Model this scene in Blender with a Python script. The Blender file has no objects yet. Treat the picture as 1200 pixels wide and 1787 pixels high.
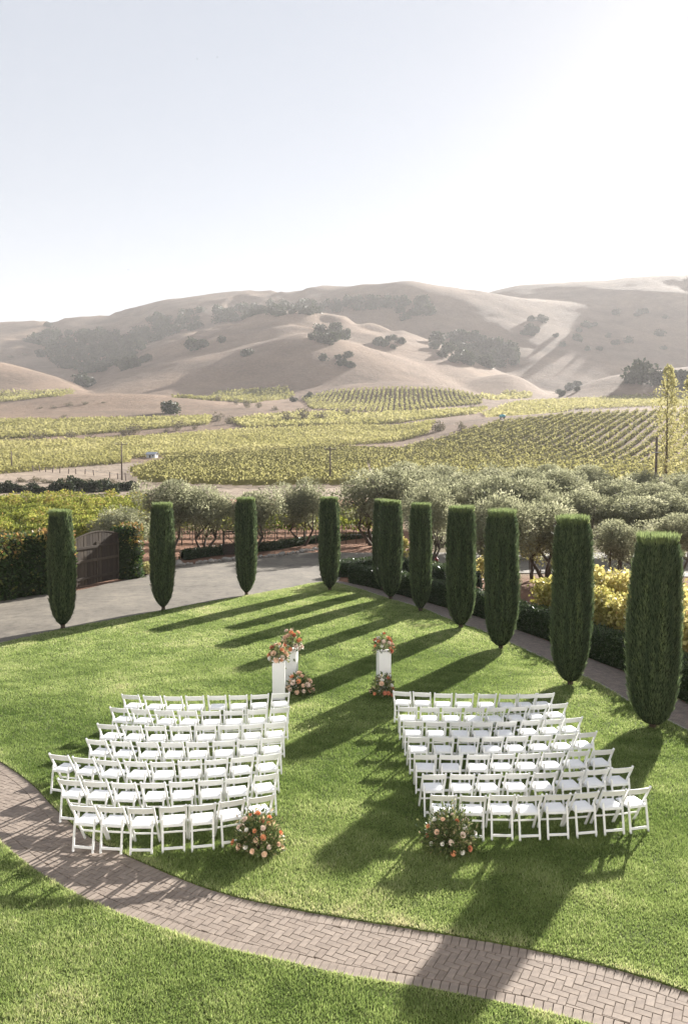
import bpy, bmesh, math, random
import numpy as np
from mathutils import Vector, Matrix
rng = np.random.default_rng(7)
random.seed(7)
S = bpy.context.scene
COL = S.collection
R = math.radians

# ------------------------------------------------------------------ camera
F, CX, CY, HZ, H = 1400.0, 600.0, 893.5, 810.0, 6.4
PITCH = math.atan((CY - HZ) / F)
cd = bpy.data.cameras.new('camera'); cam = bpy.data.objects.new('camera', cd); COL.objects.link(cam)
cd.sensor_fit = 'VERTICAL'; cd.sensor_height = 36; cd.sensor_width = 36
cd.lens = 36 * F / 1787; cd.clip_start = 0.1; cd.clip_end = 20000
cam.location = (0, 0, H); cam.rotation_euler = (math.pi / 2 - PITCH, 0, 0)
S.camera = cam
# ------------------------------------------------------------------ sky, sun, exposure
SUN_EL, SUN_AZ = R(21.5), R(32.5)           # azimuth to the right of the view direction
w = bpy.data.worlds.new('World'); S.world = w; w.use_nodes = True
nt = w.node_tree; bg = nt.nodes['Background']
sky = nt.nodes.new('ShaderNodeTexSky'); sky.sky_type = 'NISHITA'; sky.sun_disc = False
sky.sun_elevation = SUN_EL; sky.sun_rotation = SUN_AZ
sky.air_density = 1.0; sky.dust_density = 0.8; sky.ozone_density = 1.0; sky.altitude = 50
mxs = nt.nodes.new('ShaderNodeMix'); mxs.data_type = 'RGBA'; mxs.inputs[0].default_value = 0.78
nt.links.new(sky.outputs[0], mxs.inputs[6]); mxs.inputs[7].default_value = (3.05, 3.25, 3.6, 1)   # thin even high haze over a clear sky
nt.links.new(mxs.outputs[2], bg.inputs[0]); bg.inputs[1].default_value = 0.046
sl = bpy.data.lights.new('sun', 'SUN'); sl.energy = 5.0; sl.angle = R(0.53); sl.color = (1.0, 0.955, 0.885)
so = bpy.data.objects.new('sun', sl); COL.objects.link(so)
sdir = Vector((math.cos(SUN_EL) * math.sin(SUN_AZ), math.cos(SUN_EL) * math.cos(SUN_AZ), math.sin(SUN_EL)))
so.rotation_euler = sdir.to_track_quat('Z', 'Y').to_euler(); so.location = (20, 30, 40)
S.view_settings.view_transform = 'Standard'; S.view_settings.look = 'None'
S.view_settings.gamma = 1; S.view_settings.exposure = 1.95
S.render.engine = 'CYCLES'
S.cycles.use_denoising = True
S.cycles.max_bounces = 6; S.cycles.transparent_max_bounces = 6; S.cycles.volume_bounces = 0
HAZE_DENSITY = 0.00016

# ------------------------------------------------------------------ helpers
def ray(px, py):
    u, v = (px - CX) / F, (CY - py) / F
    c, s = math.cos(PITCH), math.sin(PITCH)
    return np.array([u, c + v * s, -s + v * c])
def gp(px, py, z=0.0):
    d = ray(px, py); t = (z - H) / d[2]
    return np.array([d[0] * t, d[1] * t, z])
def slope(py):
    d = ray(600, py); return d[2] / d[1]

_h = np.random.default_rng(3).random((256, 256))
def vnoise(x, y):
    xi = np.floor(x).astype(int); yi = np.floor(y).astype(int)
    fx, fy = x - xi, y - yi
    fx = fx * fx * (3 - 2 * fx); fy = fy * fy * (3 - 2 * fy)
    a = _h[xi & 255, yi & 255]; b = _h[(xi + 1) & 255, yi & 255]
    c = _h[xi & 255, (yi + 1) & 255]; d = _h[(xi + 1) & 255, (yi + 1) & 255]
    return (a * (1 - fx) + b * fx) * (1 - fy) + (c * (1 - fx) + d * fx) * fy
def fbm(x, y, o=4):
    s = 0; a = 0.5; x = np.asarray(x, float); y = np.asarray(y, float)
    for i in range(o):
        s = s + a * vnoise(x + 17.3 * i, y - 9.1 * i); x = x * 2.03; y = y * 2.03; a *= 0.5
    return s

def np_mesh(name, V, k, tone=None, smooth=False):
    """V: (n,k,3) separate polygons"""
    n = V.shape[0]; me = bpy.data.meshes.new(name)
    me.vertices.add(n * k); me.vertices.foreach_set('co', V.reshape(-1).astype(np.float32))
    me.loops.add(n * k); me.loops.foreach_set('vertex_index', np.arange(n * k, dtype=np.int32))
    me.polygons.add(n); me.polygons.foreach_set('loop_start', (np.arange(n) * k).astype(np.int32))
    if tone is not None:
        a = me.attributes.new('tone', 'FLOAT', 'FACE'); a.data.foreach_set('value', tone.astype(np.float32))
    me.update(calc_edges=True)
    return me
def grid_mesh(name, P, col=None, smooth=True):
    """P: (r,c,3) grid"""
    r, c = P.shape[:2]; me = bpy.data.meshes.new(name)
    me.vertices.add(r * c); me.vertices.foreach_set('co', P.reshape(-1).astype(np.float32))
    i = np.arange(r * c).reshape(r, c)
    q = np.stack([i[:-1, :-1], i[:-1, 1:], i[1:, 1:], i[1:, :-1]], -1).reshape(-1, 4)
    me.loops.add(q.size); me.loops.foreach_set('vertex_index', q.reshape(-1).astype(np.int32))
    me.polygons.add(len(q)); me.polygons.foreach_set('loop_start', (np.arange(len(q)) * 4).astype(np.int32))
    me.polygons.foreach_set('use_smooth', np.full(len(q), smooth))
    if col is not None:
        a = me.color_attributes.new('tint', 'FLOAT_COLOR', 'POINT')
        a.data.foreach_set('color', np.concatenate([col, np.ones(col.shape[:-1] + (1,))], -1).reshape(-1).astype(np.float32))
    me.update(calc_edges=True)
    return me
def link(name, me, mat=None, parent=None, loc=None, rz=0.0):
    o = bpy.data.objects.new(name, me); COL.objects.link(o)
    if mat is not None and me is not None and not me.materials: me.materials.append(mat)
    if parent is not None: o.parent = parent
    if loc is not None: o.location = Vector(loc)
    if rz: o.rotation_euler = (0, 0, rz)
    return o
def tag(o, label, cat, group=None):
    o['label'] = label; o['category'] = cat
    if group: o['group'] = group
    return o
def thing(name, label, cat, loc=(0, 0, 0), rz=0.0, group=None):
    o = link(name, None, loc=loc, rz=rz); o.empty_display_size = 0.2
    return tag(o, label, cat, group)
def struct(o): o['kind'] = 'structure'; return o
def stuff(o): o['kind'] = 'stuff'; return o

class MB:
    def __init__(s): s.bm = bmesh.new()
    def box(s, c, size, rot=None):
        m = Matrix.Translation(Vector(c)) @ (rot.to_4x4() if rot else Matrix.Identity(4)) @ Matrix.Diagonal((*size, 1))
        bmesh.ops.create_cube(s.bm, size=1, matrix=m); return s
    def bar(s, a, b, w_, d_, up=(1, 0, 0)):
        a, b = Vector(a), Vector(b); z = (b - a); L = z.length; z.normalize()
        x = Vector(up); x = (x - z * x.dot(z)).normalized(); y = z.cross(x)
        rot = Matrix((x, y, z)).transposed()
        return s.box((a + b) / 2, (w_, d_, L), rot)
    def tube(s, pts, rad, n=8, cap=True):
        rings = []
        pts = [Vector(p) for p in pts]
        rad = rad if hasattr(rad, '__len__') else [rad] * len(pts)
        for i, p in enumerate(pts):
            t = (pts[min(i + 1, len(pts) - 1)] - pts[max(i - 1, 0)]).normalized()
            x = t.orthogonal().normalized() if abs(t.x) > 0.9 else (Vector((1, 0, 0)) - t * t.x).normalized()
            y = t.cross(x)
            rings.append([s.bm.verts.new(p + (x * math.cos(2 * math.pi * k / n) + y * math.sin(2 * math.pi * k / n)) * rad[i]) for k in range(n)])
        for r0, r1 in zip(rings, rings[1:]):
            for k in range(n): s.bm.faces.new((r0[k], r0[(k + 1) % n], r1[(k + 1) % n], r1[k])).smooth = True
        if cap: s.bm.faces.new(rings[0][::-1]); s.bm.faces.new(rings[-1])
        return s
    def lathe(s, prof, n=16, jit=0):
        rings = [[s.bm.verts.new((r * math.cos(2 * math.pi * k / n), r * math.sin(2 * math.pi * k / n), z)) for k in range(n)] for r, z in prof]
        for r0, r1 in zip(rings, rings[1:]):
            for k in range(n): s.bm.faces.new((r0[k], r0[(k + 1) % n], r1[(k + 1) % n], r1[k])).smooth = True
        s.bm.faces.new(rings[0][::-1]); s.bm.faces.new(rings[-1]); return s
    def bevel(s, w_, seg=1):
        bmesh.ops.bevel(s.bm, geom=list(s.bm.edges), offset=w_, segments=seg, affect='EDGES', clamp_overlap=True); return s
    def mesh(s, name):
        bmesh.ops.recalc_face_normals(s.bm, faces=s.bm.faces)
        me = bpy.data.meshes.new(name); s.bm.to_mesh(me); s.bm.free(); return me
def poly_sheet(name, pts, mat, z=None, thick=None):
    """flat polygon from world points, optionally with side walls going down"""
    bm = bmesh.new(); vs = [bm.verts.new((p[0], p[1], p[2] if z is None else z)) for p in pts]
    es = [bm.edges.new((vs[i], vs[(i + 1) % len(vs)])) for i in range(len(vs))]
    bmesh.ops.triangle_fill(bm, edges=es, use_beauty=True)
    for f in bm.faces:
        f.normal_update()
        if f.normal.z < 0: f.normal_flip()
    if thick:
        lo = [bm.verts.new((v.co.x, v.co.y, v.co.z - thick)) for v in vs]
        for i in range(len(vs)):
            j = (i + 1) % len(vs); bm.faces.new((vs[i], vs[j], lo[j], lo[i]))
    me = bpy.data.meshes.new(name); bm.to_mesh(me); bm.free()
    return link(name, me, mat)
def in_poly(X, Y, poly):
    poly = np.asarray(poly)[:, :2]; res = np.zeros(X.shape, bool); j = len(poly) - 1
    for i in range(len(poly)):
        xi, yi = poly[i]; xj, yj = poly[j]
        if yi != yj:
            c = ((yi > Y) != (yj > Y)) & (X < (xj - xi) * (Y - yi) / (yj - yi) + xi)
            res ^= c
        j = i
    return res
def smooth_line(pts, n=12):
    """Catmull-Rom through world points (k,2+)"""
    P = np.asarray(pts, float); out = []
    Q = np.vstack([2 * P[0] - P[1], P, 2 * P[-1] - P[-2]])
    for i in range(1, len(Q) - 2):
        for t in np.linspace(0, 1, n, endpoint=False):
            a, b, c, d = Q[i - 1], Q[i], Q[i + 1], Q[i + 2]
            out.append(0.5 * ((2 * b) + (c - a) * t + (2 * a - 5 * b + 4 * c - d) * t * t + (3 * b - a - 3 * c + d) * t ** 3))
    out.append(P[-1]); return np.array(out)
def resample(line, step):
    d = np.r_[0, np.cumsum(np.linalg.norm(np.diff(line, axis=0), axis=1))]
    n = max(2, int(round(d[-1] / step)) + 1); t = np.linspace(0, d[-1], n)
    return np.stack([np.interp(t, d, line[:, k]) for k in range(line.shape[1])], 1)
def rdirs(n):
    v = rng.normal(size=(n, 3)); return v / np.linalg.norm(v, axis=1, keepdims=True)
def leaves(P, D, L, W, N=None):
    """diamond leaves: base points P, directions D, lengths L, widths W, N = rough facing -> (n,4,3)"""
    n = len(P); L = np.broadcast_to(L, n)[:, None]; W = np.broadcast_to(W, n)[:, None]
    if N is None: N = rdirs(n)
    X = np.cross(D, N); l = np.linalg.norm(X, axis=1, keepdims=True); X = X / np.maximum(l, 1e-6)
    return np.stack([P, P + D * L * 0.5 + X * W * 0.5, P + D * L, P + D * L * 0.5 - X * W * 0.5], 1)
def unit(v): return v / np.maximum(np.linalg.norm(v, axis=-1, keepdims=True), 1e-9)

# ------------------------------------------------------------------ materials
def new_mat(name):
    m = bpy.data.materials.new(name); m.use_nodes = True
    return m, m.node_tree, m.node_tree.nodes['Principled BSDF']
def ramp(nt, fac, stops):
    r = nt.nodes.new('ShaderNodeValToRGB'); e = r.color_ramp.elements
    while len(e) < len(stops): e.new(0.5)
    for el, (p, c) in zip(e, stops): el.position = p; el.color = (*c, 1)
    nt.links.new(fac, r.inputs[0]); return r.outputs[0]
def noise(nt, scale, detail=4, rough=0.55, vec=None, stretch=None):
    n = nt.nodes.new('ShaderNodeTexNoise'); n.inputs['Scale'].default_value = scale
    n.inputs['Detail'].default_value = detail; n.inputs['Roughness'].default_value = rough
    tc = nt.nodes.new('ShaderNodeTexCoord')
    src = tc.outputs['Object']
    if stretch:
        mp = nt.nodes.new('ShaderNodeMapping'); mp.inputs['Scale'].default_value = stretch
        nt.links.new(src, mp.inputs[0]); src = mp.outputs[0]
    nt.links.new(src, n.inputs['Vector']); return n.outputs['Fac']
def mixc(nt, a, b, f, mode='MIX'):
    m = nt.nodes.new('ShaderNodeMix'); m.data_type = 'RGBA'; m.blend_type = mode
    for s, v in ((m.inputs[6], a), (m.inputs[7], b)):
        if isinstance(v, tuple): s.default_value = (*v, 1)
        else: nt.links.new(v, s)
    if isinstance(f, float): m.inputs[0].default_value = f
    else: nt.links.new(f, m.inputs[0])
    return m.outputs[2]
def bump(nt, bsdf, h, strength=0.3, dist=0.01):
    b = nt.nodes.new('ShaderNodeBump'); b.inputs['Strength'].default_value = strength; b.inputs['Distance'].default_value = dist
    nt.links.new(h, b.inputs['Height']); nt.links.new(b.outputs[0], bsdf.inputs['Normal'])
def leaf_mat(name, stops, trans=0.35, rough=0.6, spec=0.3, warm=(1.0, 1.0, 1.0)):
    m, nt, b = new_mat(name)
    at = nt.nodes.new('ShaderNodeAttribute'); at.attribute_name = 'tone'
    c = ramp(nt, at.outputs['Fac'], stops)
    nt.links.new(c, b.inputs['Base Color']); b.inputs['Roughness'].default_value = rough
    b.inputs['Specular IOR Level'].default_value = spec
    t = nt.nodes.new('ShaderNodeBsdfTranslucent')
    nt.links.new(mixc(nt, c, warm, 1.0, 'MULTIPLY'), t.inputs[0])
    mx = nt.nodes.new('ShaderNodeMixShader'); mx.inputs[0].default_value = trans
    nt.links.new(b.outputs[0], mx.inputs[1]); nt.links.new(t.outputs[0], mx.inputs[2])
    nt.links.new(mx.outputs[0], nt.nodes['Material Output'].inputs[0]); return m
def plain(name, col, rough=0.6, spec=0.4, var=0.0, scale=6.0, bmp=0.0, stretch=None):
    m, nt, b = new_mat(name); b.inputs['Roughness'].default_value = rough; b.inputs['Specular IOR Level'].default_value = spec
    if var:
        n = noise(nt, scale, 5, 0.6, stretch=stretch)
        lo = tuple(max(0, c * (1 - var)) for c in col); hi = tuple(min(1, c * (1 + var)) for c in col)
        nt.links.new(ramp(nt, n, [(0.3, lo), (0.7, hi)]), b.inputs['Base Color'])
        if bmp: bump(nt, b, n, bmp)
    else: b.inputs['Base Color'].default_value = (*col, 1)
    return m

M = {}
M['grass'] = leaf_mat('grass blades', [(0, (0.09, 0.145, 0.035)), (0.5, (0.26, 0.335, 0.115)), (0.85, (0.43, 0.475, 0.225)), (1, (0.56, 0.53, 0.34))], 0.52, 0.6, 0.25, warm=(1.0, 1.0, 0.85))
M['cypress'] = leaf_mat('cypress foliage', [(0, (0.044, 0.070, 0.034)), (0.6, (0.125, 0.163, 0.078)), (1, (0.27, 0.33, 0.13))], 0.45, 0.6, 0.25)
M['hedge'] = leaf_mat('boxwood leaves', [(0, (0.02, 0.04, 0.012)), (0.7, (0.055, 0.085, 0.028)), (1, (0.13, 0.16, 0.06))], 0.25, 0.4, 0.5)
M['ivy'] = leaf_mat('ivy leaves', [(0, (0.015, 0.04, 0.01)), (0.5, (0.055, 0.10, 0.025)), (0.72, (0.22, 0.19, 0.05)), (1, (0.40, 0.22, 0.09))], 0.42, 0.5, 0.3)
M['olive'] = leaf_mat('olive leaves', [(0, (0.14, 0.145, 0.085)), (0.6, (0.33, 0.33, 0.205)), (1, (0.48, 0.465, 0.32))], 0.55, 0.75, 0.12)
M['oak'] = leaf_mat('oak leaves', [(0, (0.014, 0.026, 0.01)), (0.6, (0.036, 0.054, 0.02)), (1, (0.085, 0.105, 0.04))], 0.2, 0.6, 0.3)
M['vine'] = leaf_mat('vine leaves', [(0, (0.09, 0.12, 0.02)), (0.5, (0.22, 0.25, 0.045)), (0.85, (0.42, 0.40, 0.10)), (1, (0.36, 0.24, 0.08))], 0.45, 0.7, 0.1)
M['yvine'] = leaf_mat('yellow vine leaves', [(0, (0.26, 0.25, 0.05)), (0.4, (0.55, 0.48, 0.17)), (0.8, (0.70, 0.61, 0.28)), (1, (0.48, 0.32, 0.14))], 0.45, 0.5, 0.3)
M['field'] = leaf_mat('far vine leaves', [(0, (0.20, 0.19, 0.06)), (0.5, (0.36, 0.335, 0.13)), (1, (0.48, 0.44, 0.21))], 0.4, 0.8, 0.05)
M['poplar'] = leaf_mat('poplar leaves', [(0, (0.24, 0.23, 0.09)), (0.5, (0.42, 0.39, 0.17)), (1, (0.58, 0.53, 0.28))], 0.45, 0.7, 0.1)
M['scrub'] = leaf_mat('scrub twigs', [(0, (0.10, 0.085, 0.05)), (0.6, (0.19, 0.165, 0.10)), (1, (0.30, 0.26, 0.17))], 0.25, 0.7, 0.2)
M['bouquet'] = leaf_mat('bouquet leaves', [(0, (0.04, 0.075, 0.025)), (0.5, (0.13, 0.17, 0.06)), (0.78, (0.28, 0.28, 0.12)), (1, (0.56, 0.43, 0.28))], 0.35, 0.5, 0.3)
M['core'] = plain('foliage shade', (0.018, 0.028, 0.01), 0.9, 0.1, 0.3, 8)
M['ocore'] = plain('olive inner twigs', (0.06, 0.06, 0.04), 0.9, 0.1, 0.3, 8)
M['bark'] = plain('bark', (0.10, 0.075, 0.055), 0.9, 0.2, 0.45, 14, 0.5, (1, 1, 0.25))
M['white'] = plain('white resin', (0.80, 0.80, 0.79), 0.35, 0.5, 0.02, 20)
M['pad'] = plain('white vinyl pad', (0.80, 0.80, 0.80), 0.42, 0.45, 0.02, 12)
M['ped'] = plain('white painted board', (0.80, 0.79, 0.78), 0.5, 0.4, 0.02, 9)
def mat_wood():
    m, nt, b = new_mat('weathered gate wood'); b.inputs['Roughness'].default_value = 0.85; b.inputs['Specular IOR Level'].default_value = 0.2
    oi = nt.nodes.new('ShaderNodeObjectInfo')
    c = ramp(nt, oi.outputs['Random'], [(0, (0.04, 0.03, 0.023)), (1, (0.085, 0.066, 0.05))])
    g = ramp(nt, noise(nt, 9, 6, 0.7, stretch=(6, 6, 0.4)), [(0.3, (0.55, 0.55, 0.55)), (0.7, (1.35, 1.35, 1.35))])
    nt.links.new(mixc(nt, c, g, 1.0, 'MULTIPLY'), b.inputs['Base Color']); return m
M['wood'] = mat_wood()
M['post'] = plain('grey weathered wood', (0.13, 0.10, 0.08), 0.85, 0.2, 0.3, 9)
M['metal'] = plain('rusty stake', (0.10, 0.06, 0.04), 0.7, 0.3, 0.3, 12)
M['wire'] = plain('galvanised wire', (0.35, 0.34, 0.33), 0.5, 0.5)
M['rock'] = plain('field stone', (0.30, 0.27, 0.235), 0.9, 0.2, 0.35, 6, 0.5)
M['red'] = plain('faded red paint', (0.20, 0.03, 0.025), 0.5, 0.4, 0.25, 10)
M['shedwall'] = plain('white shed board', (0.72, 0.71, 0.68), 0.7, 0.3, 0.08, 4)
M['tin'] = plain('corrugated tin', (0.42, 0.45, 0.5), 0.45, 0.5, 0.15, 3)
M['teal'] = plain('teal tank paint', (0.12, 0.42, 0.48), 0.5, 0.4, 0.1, 3)
M['bird'] = plain('black feathers', (0.02, 0.02, 0.02), 0.7)
M['edging'] = plain('concrete edging', (0.34, 0.32, 0.29), 0.85, 0.2, 0.2, 10)
for k, c in dict(orange=(0.84, 0.40, 0.21), peach=(0.87, 0.63, 0.46), blush=(0.87, 0.72, 0.62), ivory=(0.86, 0.83, 0.76), rust=(0.66, 0.26, 0.15)).items():
    M['rose_' + k] = plain('petals ' + k, c, 0.55, 0.3, 0.15, 30)

def mat_lawn():
    m, nt, b = new_mat('lawn turf'); b.inputs['Roughness'].default_value = 0.9; b.inputs['Specular IOR Level'].default_value = 0.1
    c = ramp(nt, noise(nt, 0.9, 6, 0.65), [(0.3, (0.065, 0.088, 0.026)), (0.5, (0.095, 0.122, 0.036)), (0.72, (0.14, 0.155, 0.06))])
    c2 = ramp(nt, noise(nt, 22, 3, 0.6), [(0.35, (0.5, 0.5, 0.5)), (0.65, (1.3, 1.3, 1.3))])
    nt.links.new(mixc(nt, c, c2, 1.0, 'MULTIPLY'), b.inputs['Base Color']); bump(nt, b, noise(nt, 40, 3), 0.8, 0.03); return m
def mat_asphalt():
    m, nt, b = new_mat('old asphalt'); b.inputs['Roughness'].default_value = 0.85; b.inputs['Specular IOR Level'].default_value = 0.3
    c = ramp(nt, noise(nt, 0.35, 6, 0.7), [(0.3, (0.11, 0.096, 0.078)), (0.5, (0.165, 0.145, 0.118)), (0.72, (0.225, 0.197, 0.155))])
    g = ramp(nt, noise(nt, 60, 2), [(0.35, (0.75, 0.75, 0.75)), (0.7, (1.2, 1.2, 1.2))])
    g3 = ramp(nt, noise(nt, 2.2, 8, 0.75), [(0.36, (0.68, 0.68, 0.68)), (0.5, (1.0, 1.0, 1.0)), (0.68, (1.22, 1.2, 1.16))])
    c = mixc(nt, c, g3, 1.0, 'MULTIPLY')
    nt.links.new(mixc(nt, c, g, 1.0, 'MULTIPLY'), b.inputs['Base Color']); bump(nt, b, noise(nt, 60, 2), 0.4, 0.01); return m
def mat_brick():
    m, nt, b = new_mat('concrete pavers'); b.inputs['Roughness'].default_value = 0.85; b.inputs['Specular IOR Level'].default_value = 0.3
    at = nt.nodes.new('ShaderNodeAttribute'); at.attribute_name = 'tone'
    c = ramp(nt, at.outputs['Fac'], [(0, (0.185, 0.146, 0.12)), (0.5, (0.235, 0.19, 0.158)), (1, (0.29, 0.238, 0.20))])
    g = ramp(nt, noise(nt, 7, 6, 0.7), [(0.3, (0.78, 0.78, 0.78)), (0.7, (1.15, 1.15, 1.13))])
    nt.links.new(mixc(nt, c, g, 1.0, 'MULTIPLY'), b.inputs['Base Color']); bump(nt, b, noise(nt, 90, 2), 0.35, 0.004); return m
def mat_walk():
    m, nt, b = new_mat('walkway pavers'); b.inputs['Roughness'].default_value = 0.9; b.inputs['Specular IOR Level'].default_value = 0.2
    tc = nt.nodes.new('ShaderNodeTexCoord'); mp = nt.nodes.new('ShaderNodeMapping'); mp.inputs['Rotation'].default_value = (0, 0, R(35))
    br = nt.nodes.new('ShaderNodeTexBrick'); br.inputs['Scale'].default_value = 4.0; br.inputs['Mortar Size'].default_value = 0.012
    br.inputs['Color1'].default_value = (0.26, 0.21, 0.18, 1); br.inputs['Color2'].default_value = (0.20, 0.165, 0.145, 1); br.inputs['Mortar'].default_value = (0.09, 0.075, 0.065, 1)
    nt.links.new(tc.outputs['Object'], mp.inputs[0]); nt.links.new(mp.outputs[0], br.inputs[0])
    g = ramp(nt, noise(nt, 5, 6, 0.7), [(0.3, (0.75, 0.75, 0.75)), (0.7, (1.2, 1.2, 1.2))])
    nt.links.new(mixc(nt, br.outputs[0], g, 1.0, 'MULTIPLY'), b.inputs['Base Color']); return m
def mat_land():
    m, nt, b = new_mat('dry hill grass'); b.inputs['Roughness'].default_value = 0.95; b.inputs['Specular IOR Level'].default_value = 0.1
    at = nt.nodes.new('ShaderNodeAttribute'); at.attribute_name = 'tint'
    g = ramp(nt, noise(nt, 0.011, 10, 0.74), [(0.32, (0.60, 0.62, 0.62)), (0.5, (1.0, 1.0, 1.0)), (0.7, (1.28, 1.25, 1.2))])
    g2 = ramp(nt, noise(nt, 0.35, 6, 0.7), [(0.3, (0.75, 0.75, 0.75)), (0.7, (1.2, 1.2, 1.2))])
    nt.links.new(mixc(nt, mixc(nt, at.outputs['Color'], g, 1.0, 'MULTIPLY'), g2, 1.0, 'MULTIPLY'), b.inputs['Base Color'])
    bump(nt, b, noise(nt, 0.06, 10, 0.75), 0.8, 4.0); return m
M['lawn'] = mat_lawn(); M['asphalt'] = mat_asphalt(); M['brick'] = mat_brick(); M['walk'] = mat_walk(); M['land'] = mat_land()
M['sand'] = plain('joint sand', (0.165, 0.13, 0.105), 0.95, 0.1, 0.3, 12)

# ------------------------------------------------------------------ terrain: valley floor and hills
_yt = np.arange(-100, 4000, 5.0)
_ft = np.interp(_yt, [-100, 58, 80, 110, 150, 200, 250, 300, 350, 420, 520, 600, 700, 800, 1000, 4000], [0, 0, 0.4, 1.4, 2.8, 5.6, 9.6, 15, 21, 30, 43, 53, 63, 72, 84, 120])
_k = np.exp(-np.linspace(-2.5, 2.5, 9) ** 2); _k /= _k.sum()
_fs = np.convolve(np.pad(_ft, 4, mode='edge'), _k, 'valid')
LAYERS = [  # depth of the crest, front width, back width, crest line as (photo x, photo y)
    (1600, 640, 800, [(-700, 640), (-300, 600), (0, 567), (100, 558), (200, 545), (300, 522), (400, 511), (500, 506), (560, 502), (620, 508), (680, 530), (760, 570), (900, 640)]),
    (1500, 490, 700, [(480, 700), (560, 560), (620, 508), (680, 497), (715, 493), (760, 499), (820, 506), (870, 515), (920, 527), (980, 543), (1050, 562), (1150, 596), (1280, 650), (1400, 720)]),
    (1750, 680, 900, [(700, 640), (780, 560), (840, 515), (870, 507), (900, 500), (960, 497), (1050, 494), (1100, 488), (1200, 481), (1400, 474), (1900, 500)]),
    (1150, 380, 360, [(150, 690), (200, 640), (250, 613), (300, 593), (350, 576), (400, 562), (450, 552), (500, 546), (560, 549), (620, 560), (700, 580), (780, 608), (860, 645), (940, 690)]),
    (920, 260, 300, [(60, 710), (130, 690), (200, 655), (300, 631), (400, 612), (470, 592), (530, 578), (600, 592), (680, 618), (760, 650), (840, 685), (900, 720)]),
    (860, 220, 300, [(-700, 560), (-300, 590), (-80, 612), (0, 628), (60, 643), (130, 668), (200, 700)]),
    (560, 75, 110, [(-300, 708), (0, 703), (60, 695), (130, 688), (200, 688), (260, 691), (330, 697), (400, 705), (450, 720)]),
    (680, 130, 120, [(470, 715), (500, 705), (530, 690), (600, 672), (690, 666), (760, 671), (800, 678), (840, 689), (880, 706), (910, 720)]),
    (880, 150, 200, [(740, 700), (780, 683), (810, 666), (850, 656), (880, 652), (905, 657), (940, 680), (970, 700)]),
    (760, 130, 260, [(930, 705), (980, 690), (1010, 672), (1050, 658), (1100, 650), (1200, 640), (1400, 628), (1900, 600)]),
    (345, 150, 90, [(560, 760), (640, 757), (700, 752), (760, 742), (860, 730), (1000, 719), (1140, 713), (1300, 710), (1900, 708)]),
]
_LC = []
for Yc, wf, wb, pts in LAYERS:
    xs = np.array([p[0] for p in pts], float); zs = np.array([H + slope(p[1]) * Yc for p in pts])
    xx = np.arange(-900, 2100, 10.0); zz = np.interp(xx, xs, zs, left=-200, right=-200)
    lead = np.interp(xx, [xs[0] - 200, xs[0], xs[-1], xs[-1] + 200], [0, 1, 1, 0])
    k = np.exp(-np.linspace(-2, 2, 7) ** 2); k /= k.sum()
    zz = np.convolve(np.pad(np.where(zz < -100, np.interp(xx, xs, zs), zz), 3, mode='edge'), k, 'valid')
    _LC.append((Yc, wf, wb, xx, zz, lead))
def hz(X, Y):
    X = np.asarray(X, float); Y = np.asarray(Y, float)
    fl = np.interp(Y, _yt, _fs)
    px = CX + F * X / np.maximum(Y, 20.0)
    acc = np.zeros(np.broadcast(X, Y).shape)
    wob = (fbm(X / 260 + 5, Y / 260, 3) - 0.44)
    for Yc, wf, wb, xx, zz, lead in _LC:
        Yw = Y + wob * np.minimum(wf * 0.12, 60)
        t = np.where(Yw < Yc, (Yc - Yw) / wf, (Yw - Yc) / wb)
        p = np.where(t < 1, 0.5 + 0.5 * np.cos(np.pi * np.clip(t, 0, 1)), 0)
        if Yc > 1000:       # big ridges: straight flanks under a rounded crest
            p = np.clip(1 - (np.sqrt(t * t + 0.0144) - 0.12) / 0.8872, 0, 1)
        fc = np.interp(Yc, _yt, _fs)
        amp = np.maximum(0, np.interp(px, xx, zz) - fc) * np.interp(px, xx, lead)
        acc = acc + (amp * p / 100.0) ** 14
    up = 100.0 * acc ** (1 / 14.0)
    g = np.abs(fbm(X / 150, Y / 210, 4) - 0.47)
    up = up * (1 + 0.025 * (fbm(X / 420 + 9, Y / 420 + 3, 3) - 0.44)) - np.minimum(up * 0.4, 26.0) * (1 - 0.8 * np.clip((px - 600) / 150, 0, 1)) * np.clip(0.09 - g, 0, 1) * 4 * np.clip((up - 25) / 70, 0, 1)
    n = (fbm(X / 45, Y / 45, 3) - 0.44) * np.clip((Y - 150) / 400, 0, 1) * 3.0 + (fbm(X / 130 + 7, Y / 90, 3) - 0.44) * np.clip((Y - 620) / 300, 0, 1) * 8.0
    return fl + up + n * (1 - 0.65 * np.clip((px - 660) / 150, 0, 1))
_my = np.concatenate([np.arange(40, 400, 0.6), np.geomspace(400, 3500, 2200)])
def tp(px, py, zoff=0.0):
    """point of the terrain seen at a photo pixel"""
    d = ray(px, py); X = d[0] / d[1] * _my; Z = H + d[2] / d[1] * _my
    h = hz(X, _my) + zoff; i = np.argmax(h >= Z)
    if h[i] < Z[i]: i = len(_my) - 1
    return np.array([X[i], _my[i], h[i] - zoff])
def ground(x, y): return float(hz(np.array([x]), np.array([y]))[0])

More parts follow.
